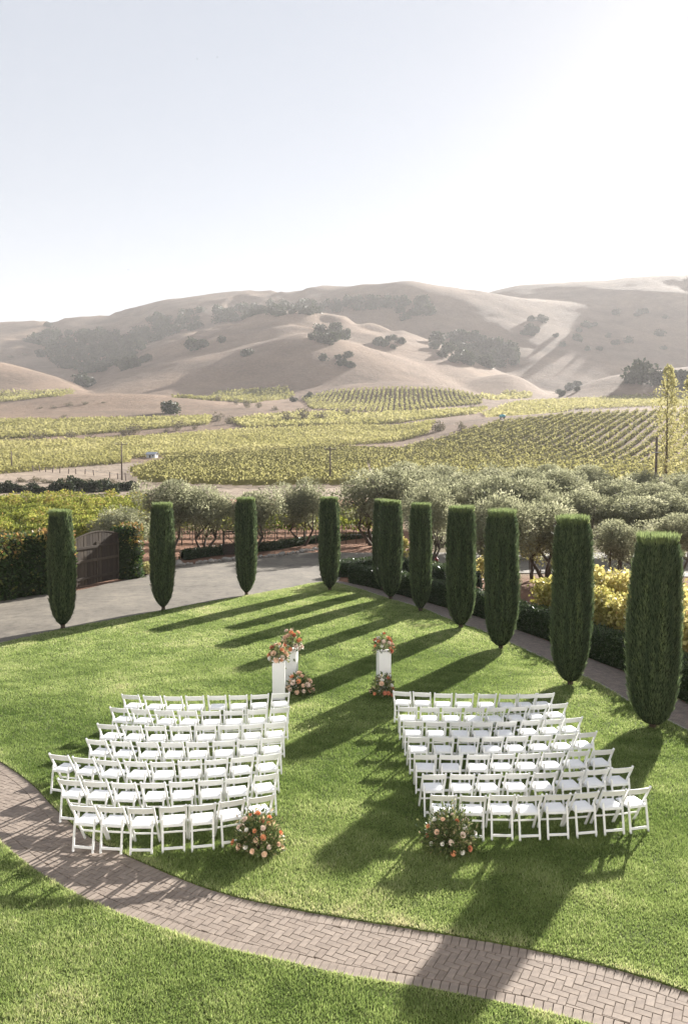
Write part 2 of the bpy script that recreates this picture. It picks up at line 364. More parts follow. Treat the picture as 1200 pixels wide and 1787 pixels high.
def build_land():
    Ys = np.concatenate([np.arange(-40, 60, 4.0), np.arange(60, 400, 3.0), np.geomspace(400, 3600, 330)])
    A = np.linspace(-0.95, 0.95, 320)
    YY = np.repeat(Ys[:, None], len(A), 1); XX = A[None, :] * (YY + 60)
    ZZ = hz(XX, YY)
    ZZ = np.where(YY < 58, -0.03, ZZ)
    tan = np.array([0.225, 0.158, 0.112]); soil = np.array([0.34, 0.19, 0.125]); track = np.array([0.36, 0.285, 0.22]); olive = np.array([0.24, 0.20, 0.13])
    col = np.broadcast_to(tan, XX.shape + (3,)).copy()
    n = fbm(XX / 60, YY / 60, 4)[..., None]; col = col * (0.75 + 0.55 * n)
    gray = np.clip((YY - 1100) / 500, 0, 1)[..., None]; col = col * (1 - 0.25 * gray * (n > 0.5))
    near = (YY < 112)[..., None]; col = np.where(near, soil * (0.7 + 0.6 * n), col)
    gro = ((YY > 44) & (YY < 130) & (XX > 6))[..., None]; col = np.where(gro, olive * (0.7 + 0.6 * n), col)
    tr = ((YY > 112) & (YY < 215))[..., None]; col = np.where(tr, track * (0.8 + 0.4 * n), col)
    P = np.stack([XX, YY, ZZ], -1)
    return struct(link('hills', grid_mesh('hills', P, col), M['land']))
build_land()

# ------------------------------------------------------------------ lawn, path, drive
path_up_px = [(-130, 1255), (-60, 1293), (0, 1331), (55, 1370), (95, 1412), (150, 1459), (220, 1495), (280, 1522), (350, 1550), (425, 1572), (500, 1588), (600, 1606), (700, 1622), (815, 1641), (950, 1666), (1075, 1696), (1200, 1736), (1330, 1788), (1460, 1850)]
path_lo_px = [(-130, 1372), (-60, 1425), (0, 1472), (55, 1517), (125, 1560), (200, 1595), (280, 1623), (350, 1647), (425, 1667), (500, 1683), (600, 1706), (750, 1731), (880, 1756), (1000, 1784), (1120, 1820), (1260, 1870), (1420, 1940)]
pu = resample(smooth_line([gp(*p)[:2] for p in path_up_px]), 0.11)
pl = resample(smooth_line([gp(*p)[:2] for p in path_lo_px]), 0.11)
lawn_far_px = [(-130, 1157), (-60, 1140), (0, 1125), (108, 1100), (200, 1083), (285, 1067), (360, 1053), (430, 1041), (500, 1028), (560, 1017), (590, 1019), (640, 1033), (675, 1045), (740, 1064), (785, 1083), (850, 1106), (945, 1149), (1040, 1193), (1100, 1228), (1200, 1278), (1350, 1358), (1500, 1440)]
lf = smooth_line([gp(*p)[:2] for p in lawn_far_px], 6)
lawn_poly = np.vstack([lf, pu[::-1]])
LZ = 0.045
z3 = lambda a, z: np.c_[a, np.full(len(a), z)]
struct(poly_sheet('lawn', z3(lawn_poly, LZ), M['lawn'], thick=0.08))
near_poly = np.vstack([pl, [[12, 4], [-12, 4], [-14, 9]]])
struct(poly_sheet('lawn', z3(near_poly, LZ), M['lawn'], thick=0.08))
road_far_px = [(-160, 1072), (-60, 1058), (0, 1047), (85, 1036), (135, 1031), (195, 1017), (240, 1008), (310, 989), (400, 978), (480, 971), (560, 958), (640, 950), (720, 945), (800, 946), (900, 945), (1000, 945), (1100, 950), (1300, 965)]
road_near_px = [(1300, 1010), (1100, 1003), (1000, 1001), (900, 1000), (800, 997), (720, 993), (650, 992), (600, 1000), (585, 1021)]
rf = smooth_line([gp(*p)[:2] for p in road_far_px], 5)
lf_left = np.array([gp(px, py + 6)[:2] for px, py in lawn_far_px if px <= 560])[::-1]
road_poly = np.vstack([rf, [gp(*p)[:2] for p in road_near_px], lf_left])
struct(poly_sheet('drive', z3(road_poly, 0.012), M['asphalt']))
walk_hi_px = [(560, 1008), (600, 1016), (650, 1027), (700, 1040), (765, 1058), (840, 1080), (940, 1114), (1040, 1155), (1096, 1177), (1183, 1222), (1350, 1305), (1500, 1385)]
walk_hi = smooth_line([gp(*p)[:2] for p in walk_hi_px], 5)
walk_lo = np.array([p for p, q in zip(lf, range(len(lf))) if p[0] > gp(560, 1017)[0]])
struct(poly_sheet('walkway', z3(np.vstack([walk_hi, walk_lo[::-1]]), 0.02), M['walk']))
ed = resample(walk_lo, 0.5); mb = MB()
for a, b in zip(ed, ed[1:]): mb.bar((a[0], a[1], 0.035), (b[0], b[1], 0.035), 0.05, 0.06, up=(0, 0, 1))
struct(link('walkway_edging', mb.mesh('edging'), M['edging']))

def build_path():
    base = struct(poly_sheet('brick_path', z3(np.vstack([pu, pl[::-1]]), 0.004), M['sand']))
    bricks = []          # (polygon (k,2), tone)
    SL = 0.21
    def course(line, side):
        for a, b in zip(line, line[1:]):
            t = (b - a) / np.linalg.norm(b - a); nn = np.array([-t[1], t[0]]) * side
            g = 0.004
            bricks.append(np.array([a + t * g, b - t * g, b - t * g + nn * SL, a + t * g + nn * SL]))
    course(pu, -1); course(pl, 1)
    iu = np.array([a + np.array([-(b - a)[1], (b - a)[0]]) / np.linalg.norm(b - a) * -(SL + 0.006) for a, b in zip(pu, pu[1:])])
    il = np.array([a + np.array([-(b - a)[1], (b - a)[0]]) / np.linalg.norm(b - a) * (SL + 0.006) for a, b in zip(pl, pl[1:])])
    inner = np.vstack([iu, il[::-1]])
    def clip(poly, p, nrm):
        out = []
        for i in range(len(poly)):
            a, b = poly[i], poly[(i + 1) % len(poly)]; da, db = (a - p) @ nrm, (b - p) @ nrm
            if da >= 0: out.append(a)
            if (da >= 0) != (db >= 0): out.append(a + (b - a) * da / (da - db))
        return np.array(out)
    th = R(-28); U = np.array([math.cos(th), math.sin(th)]); Vv = np.array([-U[1], U[0]])
    c = 0.103; g = 0.0035
    lo, hi = inner.min(0), inner.max(0); o = np.array([0, 11.0])
    N = 110
    for i in range(-N, N):
        for j in range(-N, N):
            k = (i - j) % 4
            if k == 0: x0, y0, x1, y1 = i, j, i + 2, j + 1
            elif k == 2: x0, y0, x1, y1 = i, j - 1, i + 1, j + 1
            else: continue
            m = o + U * (x0 + x1) / 2 * c + Vv * (y0 + y1) / 2 * c
            if not (lo[0] - .2 < m[0] < hi[0] + .2 and lo[1] - .2 < m[1] < hi[1] + .2): continue
            q = np.array([o + U * (x * c + sx * g) + Vv * (y * c + sy * g) for x, y, sx, sy in ((x0, y0, 1, 1), (x1, y0, -1, 1), (x1, y1, -1, -1), (x0, y1, 1, -1))])
            iu_i = np.argmin(((iu - m) ** 2).sum(1)); il_i = np.argmin(((il - m) ** 2).sum(1))
            tu = iu[min(iu_i + 1, len(iu) - 1)] - iu[max(iu_i - 1, 0)]; tl = il[min(il_i + 1, len(il) - 1)] - il[max(il_i - 1, 0)]
            nu = np.array([tu[1], -tu[0]]) / np.linalg.norm(tu); nl = np.array([-tl[1], tl[0]]) / np.linalg.norm(tl)
            q = clip(q, iu[iu_i], nu)
            if len(q) >= 3: q = clip(q, il[il_i], nl)
            if len(q) < 3: continue
            ar = 0.5 * abs(np.dot(q[:, 0], np.roll(q[:, 1], 1)) - np.dot(q[:, 1], np.roll(q[:, 0], 1)))
            if ar < 0.0012: continue
            bricks.append(q)
    def solid(q, zt):
        q = q[::-1] if np.cross(q[1] - q[0], q[2] - q[1]) < 0 else q
        ce = q.mean(0); inn = q + unit(ce - q) * 0.006; n = len(q)
        vs = [(p[0], p[1], 0.0) for p in q] + [(p[0], p[1], zt - 0.004) for p in q] + [(p[0], p[1], zt) for p in inn]
        fs = [tuple(range(2 * n, 3 * n))]
        for i in range(n):
            j = (i + 1) % n; fs += [(i, j, n + j, n + i), (n + i, n + j, 2 * n + j, 2 * n + i)]
        return vs, fs
    def depth(q):
        m = q.mean(0); px = CX + F * m[0] / m[1]
        return m[1] + (1000 if px < -15 or px > 1215 or m[1] < gp(600, 1800)[1] else 0)
    bricks = [q for q in bricks if depth(q) < 1030 and abs(q.mean(0)[0]) < 16]
    bricks.sort(key=depth)
    RV, RF, RT = [], [], []
    for i, q in enumerate(bricks):
        zt = 0.028 + random.uniform(-0.003, 0.003); tone = min(1, max(0, random.gauss(0.5, 0.14)))
        vs, fs = solid(q, zt)
        if i < 300:
            m = q.mean(0); me = bpy.data.meshes.new('brick')
            me.from_pydata([(x - m[0], y - m[1], z) for x, y, z in vs], [], fs)
            a = me.attributes.new('tone', 'FLOAT', 'FACE'); a.data.foreach_set('value', [tone] * len(fs))
            link('brick', me, M['brick'], base, (m[0], m[1], 0))
        else:
            o_ = len(RV); RV += vs; RF += [tuple(o_ + k for k in f) for f in fs]; RT += [tone] * len(fs)
    me = bpy.data.meshes.new('bricks'); me.from_pydata(RV, [], RF)
    a = me.attributes.new('tone', 'FLOAT', 'FACE'); a.data.foreach_set('value', RT)
    stuff(link('bricks', me, M['brick'], base))
build_path()

def build_grass():
    out, tones = [], []
    def band(y0, y1, dens, hgt, wid, poly):
        hw0 = 0.47 * y1 + 3.2
        n = int(dens * 2 * hw0 * (y1 - y0)); X = rng.uniform(-hw0, hw0, n); Y = rng.uniform(y0, y1, n)
        k = np.abs(X) < 0.455 * Y + 2.6; X, Y = X[k], Y[k]
        k = in_poly(X, Y, poly); X, Y = X[k], Y[k]; n = len(X)
        clump = fbm(X * 2.6, Y * 2.6, 3); big = fbm(X * 0.35 + 3, Y * 0.35, 3)
        hh = hgt * (0.45 + 1.1 * clump) * rng.uniform(0.6, 1.25, n); ww = wid * rng.uniform(0.7, 1.3, n)
        th = rng.uniform(0, 2 * np.pi, n); ln = rng.uniform(0.1, 0.9, n); la = rng.uniform(0, 2 * np.pi, n)
        B = np.c_[X, Y, np.full(n, LZ - 0.004)]
        w_ = np.c_[np.cos(th), np.sin(th), np.zeros(n)] * ww[:, None] * 0.5
        T = B + np.c_[np.cos(la) * ln, np.sin(la) * ln, np.ones(n)] * hh[:, None]
        out.append(np.stack([B - w_, B + w_, T], 1))
        dry = 0.3 * np.clip(1 - np.abs(Y - np.interp(X, pu[:, 0], pu[:, 1])) / 0.35, 0, 1) + 0.3 * np.clip(1 - np.abs(Y - np.interp(X, pl[:, 0], pl[:, 1])) / 0.25, 0, 1)
        tones.append(np.clip(0.40 + dry + 0.20 * np.clip((Y - 17) / 14, 0, 1) + (clump - 0.44) * 0.55 + (big - 0.44) * 1.1 + (fbm(X * 0.9 + 40, Y * 0.9, 3) - 0.44) * 0.4 + rng.normal(0, 0.17, n), 0, 1))  # blades lighten with distance: backlit sheen of the far lawn painted into the tone
    band(7.4, 13.2, 4800, 0.048, 0.0135, near_poly)
    band(8.4, 14.0, 4800, 0.048, 0.0135, lawn_poly)
    band(14.0, 18.5, 3000, 0.05, 0.0175, lawn_poly)
    band(18.5, 26.0, 1700, 0.05, 0.024, lawn_poly)
    band(26.0, 46.0, 1000, 0.05, 0.036, lawn_poly)
    V = np.concatenate(out); T = np.concatenate(tones)
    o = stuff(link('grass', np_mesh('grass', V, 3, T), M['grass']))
    tag(o, 'short backlit green lawn grass around the chairs', 'grass')
    print('grass blades', len(V))
build_grass()

# ------------------------------------------------------------------ unseen building assumed under the viewpoint, added to bounce sunlight onto chairs and pedestals
M['stucco'] = plain('cream stucco', (0.76, 0.745, 0.72), 0.9, 0.2, 0.06, 3)
def building():
    t = thing('unseen_bounce_building', 'cream stucco building with balcony, unseen, assumed under the viewpoint, added to bounce sunlight', 'building', (0, -3.0, 0))
    link('wall', MB().box((0, -4, 5.2), (34, 8, 10.6)).mesh('wall'), M['stucco'], t)
    link('roof', MB().box((0, -4, 10.75), (35.2, 9.2, 0.4)).bevel(0.05).mesh('roof'), M['tin'], t)
    link('balcony', MB().box((0, 0.75, 4.55), (9, 1.5, 0.25)).bevel(0.02).mesh('balcony'), M['stucco'], t)
    for x in range(-14, 15, 4):
        for z in (1.9, 6.4):
            f = link('window', MB().box((x, 0.03, z), (1.3, 0.08, 1.7)).mesh('window'), M['shedwall'], t)
            link('pane', MB().box((x, 0.06, z), (1.1, 0.06, 1.5)).mesh('pane'), M['bird'], f)
building()

# ------------------------------------------------------------------ folding chairs
def make_chair_meshes():
    D = {}
    tip, ff = (-0.25, 0.80), (0.215, 0.0)
    def post(sx):
        x = 0.207 * sx
        mb = MB().bar((x, ff[0], ff[1]), (x, tip[0], tip[1]), 0.036, 0.042).bevel(0.009, 2); return mb.mesh('post')
    def rear(sx):
        x = 0.172 * sx
        return MB().bar((x, -0.262, 0), (x, -0.165, 0.55), 0.034, 0.038).bevel(0.009, 2).mesh('rear_leg')
    D['post'] = [post(-1), post(1)]; D['rear'] = [rear(-1), rear(1)]
    mb = MB(); n = 8; bm = mb.bm; rows = []
    for i in range(n + 1):
        x = -0.195 + 0.39 * i / n; s = -0.028 * (1 - (2 * i / n - 1) ** 2); zt = 0.775 + 0.010 * (1 - (2 * i / n - 1) ** 2)
        yt = lambda z: tip[0] + (0.80 - z) * (0.465 / 0.80)
        rows.append([bm.verts.new((x, yt(z) + s + e, z)) for z, e in ((0.665, -0.010), (zt, -0.010), (zt, 0.010), (0.665, 0.010))])
    for a, b in zip(rows, rows[1:]):
        for k in range(4): bm.faces.new((a[k], a[(k + 1) % 4], b[(k + 1) % 4], b[k]))
    bm.faces.new(rows[0]); bm.faces.new(rows[-1][::-1])
    D['slat'] = mb.mesh('back_slat')
    mb = MB(); mb.box((0, 0.0, 0.435), (0.375, 0.40, 0.04)).bevel(0.012, 2); D['frame'] = mb.mesh('seat_frame')
    P = np.zeros((9, 9, 3))
    for i in range(9):
        for j in range(9):
            u, v = i / 4 - 1, j / 4 - 1
            P[i, j] = (0.184 * v, 0.184 * u, 0.4575 + 0.026 * (1 - u ** 6) * (1 - v ** 6) - 0.006 * (1 - u * u) * (1 - v * v))
    D['pad'] = grid_mesh('seat_pad', P)
    D['rbar'] = MB().box((0, -0.2475, 0.085), (0.31, 0.022, 0.045)).bevel(0.006).mesh('rear_bar')
    D['fbar'] = MB().box((0, 0.215 - 0.465 * 0.2 / 0.8, 0.20), (0.38, 0.02, 0.03)).bevel(0.005).mesh('front_bar')
    return D
CH = make_chair_meshes()
def chair(loc, rz, label):
    t = thing('folding_chair', label, 'chair', loc, rz, 'white folding chairs set out in rows')
    for m in CH['post']: link('front_leg', m, M['white'], t)
    for m in CH['rear']: link('rear_leg', m, M['white'], t)
    link('back_slat', CH['slat'], M['white'], t); link('seat', CH['frame'], M['white'], t); link('seat_pad', CH['pad'], M['pad'], t)
    link('rear_bar', CH['rbar'], M['white'], t); link('front_bar', CH['fbar'], M['white'], t)
LEFT = [
 [(227.5, 1211.3), (264.2, 1214.6), (301, 1215), (339.5, 1214), (378, 1213.5), (415.6, 1212.5), (453.8, 1211.2), (490, 1209.6)],
 [(206.7, 1234.2), (243, 1237.3), (284.2, 1239.8), (325.4, 1240.2), (367.7, 1239.6), (408, 1239), (449.4, 1237.3), (489, 1234.6)],
 [(186, 1263), (228.5, 1265.2), (270.4, 1266.3), (313.8, 1266.2), (357.7, 1265.6), (399.8, 1265), (441.3, 1262.3), (481.7, 1260)],
 [(166.7, 1290.4), (209.6, 1293.3), (255.6, 1295), (300.2, 1294.8), (344.2, 1293.3), (390.4, 1291.7), (433.8, 1290), (475.8, 1286.3)],
 [(101.9, 1316.7), (143.5, 1322.3), (188.3, 1325.6), (234, 1329), (281.9, 1329.6), (331, 1326.5), (378.5, 1323), (424.4, 1319.2), (470.6, 1316.3)],
 [(119, 1360.8), (165.8, 1363.3), (215.2, 1365), (266.5, 1365), (317.2, 1363.3), (368, 1360.2), (416, 1355.2), (465, 1351.3)],
 [(144.2, 1404.6), (192.5, 1407.3), (245.8, 1408.5), (301.2, 1407.8), (353.8, 1402.3), (406, 1395), (456.7, 1389.2)]]
RIGHT = [
 [(700.6, 1207), (735.4, 1208), (773, 1209.4), (810.2, 1210), (850.8, 1211), (887, 1211.5), (920.8, 1210.8), (952, 1209.4)],
 [(711, 1233.5), (749.6, 1233.8), (788.3, 1233.8), (828.5, 1234.2), (866.7, 1234), (904.8, 1232), (941, 1229.6), (975.4, 1227.5)],
 [(720.8, 1258.3), (761, 1258.5), (803, 1258.7), (842.7, 1259.8), (884, 1258.3), (927.5, 1256), (965.4, 1254), (1000.8, 1252)],
 [(730.2, 1285.6), (773.5, 1285.4), (817.3, 1285.2), (861, 1285.8), (903.7, 1285), (946, 1282.3), (988, 1280.6), (1025.4, 1277.7)],
 [(741.7, 1315.8), (787, 1315.8), (834.8, 1316), (879.2, 1315.4), (923.5, 1313.3), (967, 1313), (1009.8, 1309), (1052.5, 1307)],
 [(757.7, 1350.6), (807.3, 1351), (856, 1350.8), (903.5, 1349), (951.5, 1346.7), (999.4, 1345), (1043, 1341), (1086.9, 1340)],
 [(773.8, 1387), (825.4, 1387.7), (875.8, 1385.8), (924.8, 1387), (974.8, 1386), (1025.4, 1384), (1072.3, 1378.3), (1116.5, 1375.2)]]
ORD = ['first', 'second', 'third', 'fourth', 'fifth', 'sixth', 'seventh', 'eighth', 'ninth']
ROWN = ['front row nearest the pedestals', 'second row from the pedestals', 'third row from the pedestals', 'fourth row from the pedestals', 'fifth row from the pedestals', 'second row from the back', 'back row nearest the brick path']
for side, rows in (('left', LEFT), ('right', RIGHT)):
    for ri, row in enumerate(rows):
        W = np.array([gp(x, y, 0.79 + LZ)[:2] for x, y in row]); n = len(row)
        co = np.polyfit(W[:, 0], W[:, 1], 2)
        for ci in range(n):
            sl_ = 2 * co[0] * W[ci, 0] + co[1]; a = math.atan(sl_) + random.uniform(-0.05, 0.05)
            tipc = np.array([W[ci, 0], 0.25 * W[ci, 1] + 0.75 * np.polyval(co, W[ci, 0])])
            off = np.array([-math.sin(a), math.cos(a)]) * 0.25
            k = (n - 1 - ci) if side == 'left' else ci
            if k == 0: who = 'aisle-end chair'
            elif k == n - 1: who = 'outermost chair'
            else: who = ORD[k] + ' chair from the aisle'
            chair((tipc[0] + off[0], tipc[1] + off[1] + random.uniform(-0.02, 0.02), LZ - 0.004), a, 'white %s in the %s, %s block' % (who, ROWN[ri], side))

# ------------------------------------------------------------------ pedestals and flowers
def rose_mesh():
    fs, vs = [], []
    for ring, (r0, r1, z0, z1, n) in enumerate(((0.02, 1.0, -0.25, 0.25, 7), (0.02, 0.78, 0.0, 0.5, 6), (0.02, 0.52, 0.2, 0.68, 5), (0.0, 0.28, 0.4, 0.75, 4))):
        for k in range(n):
            a = 2 * math.pi * (k + ring * 0.37) / n; da = math.pi / n * 1.25; o = len(vs)
            for rr, zz, ww in ((r0, z0 - 0.2, 0.5), (r1 * 0.8, (z0 * 0.5 + z1 * 0.5), 1.0), (r1, z1, 0.55)):
                for s_ in (-1, 1): vs.append((rr * math.cos(a + s_ * da * ww), rr * math.sin(a + s_ * da * ww), zz))
            fs += [(o, o + 1, o + 3, o + 2), (o + 2, o + 3, o + 5, o + 4)]
    return vs, fs
_rv, _rf = rose_mesh(); ROSE = {}
for k in ('orange', 'peach', 'blush', 'ivory', 'rust'):
    me = bpy.data.meshes.new('rose'); me.from_pydata(_rv, [], _rf); me.materials.append(M['rose_' + k])
    for p in me.polygons: p.use_smooth = True
    ROSE[k] = me
def bouquet(loc, rx, rzh, nleaf, roses, size, label, airy=0.25, low=0.0, seed=0):
    """rx half width, rzh height of the leafy mound, roses = list of colours"""
    rr = np.random.default_rng(seed)
    t = thing('flower_arrangement', label, 'flowers', loc, 0, 'flower arrangements')
    d = rr.normal(size=(nleaf, 3)); d[:, 2] = np.abs(d[:, 2]) - low; d = unit(d)
    r = rr.uniform(0.25, 1.0, nleaf) ** 0.6 * (1 + 0.45 * airy * (rr.random(nleaf) > 0.85) * rr.random(nleaf))
    P = d * r[:, None] * np.array([rx, rx * 0.8, rzh]) ; P[:, 2] += 0.05
    global rng
    L = rr.uniform(0.05, 0.12, nleaf) * (size / 0.055); dd = unit(d + rr.normal(size=(nleaf, 3)) * 0.5)
    V = leaves(P, dd, L, L * 0.38, rr.normal(size=(nleaf, 3)))
    link('foliage', np_mesh('foliage', V, 4, np.clip(rr.normal(0.5, 0.25, nleaf), 0, 1)), M['bouquet'], t)
    mb = MB()
    for k in range(16):
        v = rr.normal(size=3); v[2] = abs(v[2]) + 0.5 - low * 0.5; v /= np.linalg.norm(v); L_ = rr.uniform(0.8, 1.2)
        mb.tube([(0, 0, 0.02), tuple(v * np.array([rx, rx, rzh]) * 0.5 * L_ + np.array([0, 0, 0.04])), tuple(v * np.array([rx, rx, rzh]) * L_)], [0.006, 0.005, 0.003], 4)
    link('stems', mb.mesh('stems'), M['bark'], t)
    n = len(roses); used = []
    for k, c in enumerate(roses):
        for _ in range(60):
            v = rr.normal(size=3); v[2] = abs(v[2]) * 0.9 - low * 0.9; v[1] = -abs(v[1]) if rr.random() < 0.75 else v[1]; v /= np.linalg.norm(v)
            if all(np.linalg.norm(v - q) > 0.30 for q in used): break
        used.append(v); p = v * np.array([rx, rx * 0.8, rzh]) * rr.uniform(0.85, 1.08)
        o = link('rose', ROSE[c], None, t, (p[0], p[1], max(p[2] + 0.06, size * 0.6)))
        sc = size * rr.uniform(0.75, 1.25); o.scale = (sc, sc, sc)
        o.rotation_euler = Vector((v[0], v[1] - 0.25, v[2] + 0.35)).to_track_quat('Z', 'Y').to_euler()
    return t
def pedestal(x, y, w_, h_, rz, label):
    t = thing('pedestal', label, 'pedestal', (x, y, LZ - 0.01), rz, 'white flower pedestals')
    link('shaft', MB().box((0, 0, h_ / 2 - 0.01), (w_, w_, h_ - 0.02)).bevel(0.006).mesh('shaft'), M['ped'], t)
    link('top', MB().box((0, 0, h_ - 0.009), (w_ + 0.012, w_ + 0.012, 0.02)).bevel(0.004).mesh('top'), M['ped'], t)
    return t
O_, P_, B_, I_, X_ = 'orange', 'peach', 'blush', 'ivory', 'rust'
g1 = gp(486.5, 1222); g2 = gp(509, 1203); g3 = gp(669, 1207)
def ped_h(g, ytop): return (H + slope(ytop) * g[1])
h1, h2, h3 = ped_h(g1, 1153), ped_h(g2, 1134), ped_h(g3, 1138)
pedestal(g1[0], g1[1], 0.34, h1, R(3), 'shorter white square pedestal behind the left block, nearest the chairs')
pedestal(g2[0], g2[1], 0.32, h2, R(-8), 'taller white square pedestal at the left, farther back of the pair')
pedestal(g3[0], g3[1], 0.35, h3, R(10), 'single white square pedestal on the right side of the aisle')
bouquet((g1[0], g1[1], h1 + 0.03), 0.26, 0.42, 420, [P_, P_, O_, I_, P_, X_, B_, I_, P_, O_, B_, P_, O_, P_, X_, O_, P_, B_], 0.065, 'peach and white bouquet on the shorter left pedestal', 0.5, 0.25, 1)
bouquet((g2[0], g2[1], h2 + 0.03), 0.29, 0.50, 380, [O_, O_, P_, I_, B_, P_, B_, O_, P_, P_, B_, I_, P_, B_, O_, P_, P_, B_, B_, X_], 0.07, 'blush and peach bouquet on the taller left pedestal', 0.5, 0.2, 2)
bouquet((g3[0], g3[1], h3 + 0.03), 0.30, 0.44, 480, [X_, O_, B_, I_, X_, O_, X_, B_, P_, X_, O_, I_, B_, X_, O_], 0.062, 'rust and ivory bouquet on the single right pedestal', 0.6, 0.15, 3)
g = gp(523, 1213); bouquet((g[0], g[1], LZ), 0.36, 0.52, 600, [P_, B_, P_, B_, P_, I_, B_, P_, O_, P_, B_, B_, P_, P_, O_, B_, P_, P_, B_, P_, B_, P_], 0.07, 'peach and blush flowers on the grass at the foot of the left pedestals', 0.4, 0, 4)
g = gp(668, 1217); bouquet((g[0], g[1], LZ), 0.31, 0.56, 700, [O_, I_, O_, X_, P_, I_, O_, X_, P_, O_, X_, I_, O_, X_], 0.062, 'orange and white flowers on the grass at the foot of the right pedestal', 0.5, 0, 5)
g = gp(452, 1489); bouquet((g[0], g[1], LZ), 0.40, 0.60, 2600, [B_, P_, I_, B_, P_, O_, B_, I_, P_, O_, O_, X_, O_, I_, P_, B_, O_, O_, X_, B_, P_, I_, O_, B_, P_, O_, O_, B_, X_, P_], 0.047, 'large orange and white aisle flowers beside the back left row', 0.75, 0, 6)
g = gp(783, 1487); bouquet((g[0], g[1], LZ), 0.42, 0.64, 3000, [B_, I_, P_, B_, I_, P_, O_, O_, I_, I_, X_, O_, I_, B_, O_, I_, B_, X_, O_, I_], 0.045, 'large leafy aisle flowers with few orange blooms beside the back right row', 0.9, 0, 8)

# ------------------------------------------------------------------ clipped cypresses
def cypress_profile(u, blunt):
    a = np.interp(u, [0, 0.02, 0.06, 0.12, 0.2, 0.32, 0.5, 0.7, 0.85, 0.95, 1.0], [0.24, 0.40, 0.60, 0.78, 0.90, 0.97, 1.0, 0.97, 0.92, 0.84, 0.66])
    b = np.interp(u, [0, 0.02, 0.06, 0.12, 0.2, 0.32, 0.5, 0.7, 0.85, 0.95, 1.0], [0.42, 0.56, 0.72, 0.84, 0.91, 0.97, 1.0, 0.97, 0.91, 0.82, 0.64])
    return a * (1 - blunt) + b * blunt
def cypress(px, py, ptop, wpx, label, seed):
    g = gp(px, py); sc = g[1] / F; h_ = H + slope(ptop + 4) * g[1]; rad = wpx * sc / 2 * 0.97
    rr = np.random.default_rng(seed)
    t = thing('cypress_tree', label, 'tree', (g[0], g[1], 0.02), 0, 'clipped columnar cypresses round the lawn')
    z0 = 0.16; blunt = min(1.0, max(0.0, (wpx - 45) / 35.0))
    def rad_at(u, a):
        n1 = fbm(np.cos(a) * 1.6 + seed * 3.1 + 20, np.sin(a) * 1.6 + u * 3.5 + 20, 3) - 0.44
        n2 = fbm(a * 5 + seed, u * 2.2 + seed, 3) - 0.44
        return rad * cypress_profile(u, blunt) * (1 + 0.34 * n1 + 0.16 * n2)
    U = np.linspace(0, 1, 26); A = np.linspace(0, 2 * np.pi, 29)
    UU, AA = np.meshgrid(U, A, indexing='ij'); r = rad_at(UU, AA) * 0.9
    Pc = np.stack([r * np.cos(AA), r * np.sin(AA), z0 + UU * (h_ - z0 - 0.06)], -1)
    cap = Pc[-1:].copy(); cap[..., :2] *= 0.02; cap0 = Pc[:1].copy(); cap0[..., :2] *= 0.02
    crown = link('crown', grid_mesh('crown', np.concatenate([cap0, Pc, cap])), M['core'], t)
    n = int(24000 * min(1.0, (26.0 / g[1]) ** 0.8 * (rad / 0.6)))
    u = rr.random(n) ** 0.95; a = rr.uniform(0, 2 * np.pi, n); r = rad_at(u, a) * (rr.uniform(0.86, 0.99, n) + (rr.random(n) < 0.04) * rr.uniform(0, 0.09, n))
    P = np.c_[r * np.cos(a), r * np.sin(a), z0 + u * (h_ - z0 - 0.05)]
    O = np.c_[np.cos(a), np.sin(a), np.zeros(n)]
    big = max(1.0, g[1] / 24.0) ** 0.6
    D = unit(np.c_[O[:, 0] * 0.28, O[:, 1] * 0.28, np.ones(n)] + rr.normal(size=(n, 3)) * 0.22)
    L = rr.uniform(0.07, 0.19, n) * big; Wd = rr.uniform(0.012, 0.026, n) * big
    V1 = leaves(P, D, L, Wd, O + rr.normal(size=(n, 3)) * 0.6)
    groove = fbm(a * 7 + seed, u * 3, 3)
    t1 = np.clip(0.42 + (groove - 0.44) * 1.2 + rr.normal(0, 0.16, n), 0, 1)
    m = int(2600 * rad / 0.6); a = rr.uniform(0, 2 * np.pi, m); q = np.sqrt(rr.random(m)); r = rad_at(np.full(m, 0.98), a) * q * 1.02
    lump = fbm(r * np.cos(a) * 5 + seed, r * np.sin(a) * 5, 2)
    P = np.c_[r * np.cos(a), r * np.sin(a), np.full(m, h_ - 0.14) + (lump - 0.4) * 0.1]
    D = unit(np.c_[np.cos(a) * 0.25 * q, np.sin(a) * 0.25 * q, np.ones(m)] + rr.normal(size=(m, 3)) * 0.13)
    V2 = leaves(P, D, rr.uniform(0.1, 0.36, m), rr.uniform(0.014, 0.028, m) * big)
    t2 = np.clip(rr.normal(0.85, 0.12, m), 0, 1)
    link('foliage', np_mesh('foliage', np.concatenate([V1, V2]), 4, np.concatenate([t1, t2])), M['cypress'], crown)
    mb = MB()
    mb.tube([(0, 0, -0.05), (0.01, 0.01, 0.12), (0, 0, 0.4)], [0.10, 0.075, 0.07], 9)
    for k in range(4):
        aa = k * 1.6 + seed; mb.tube([(0.04 * math.cos(aa), 0.04 * math.sin(aa), 0.08), (0.13 * math.cos(aa), 0.13 * math.sin(aa), 0.3)], [0.035, 0.02], 6)
    link('trunk', mb.mesh('trunk'), M['bark'], t)
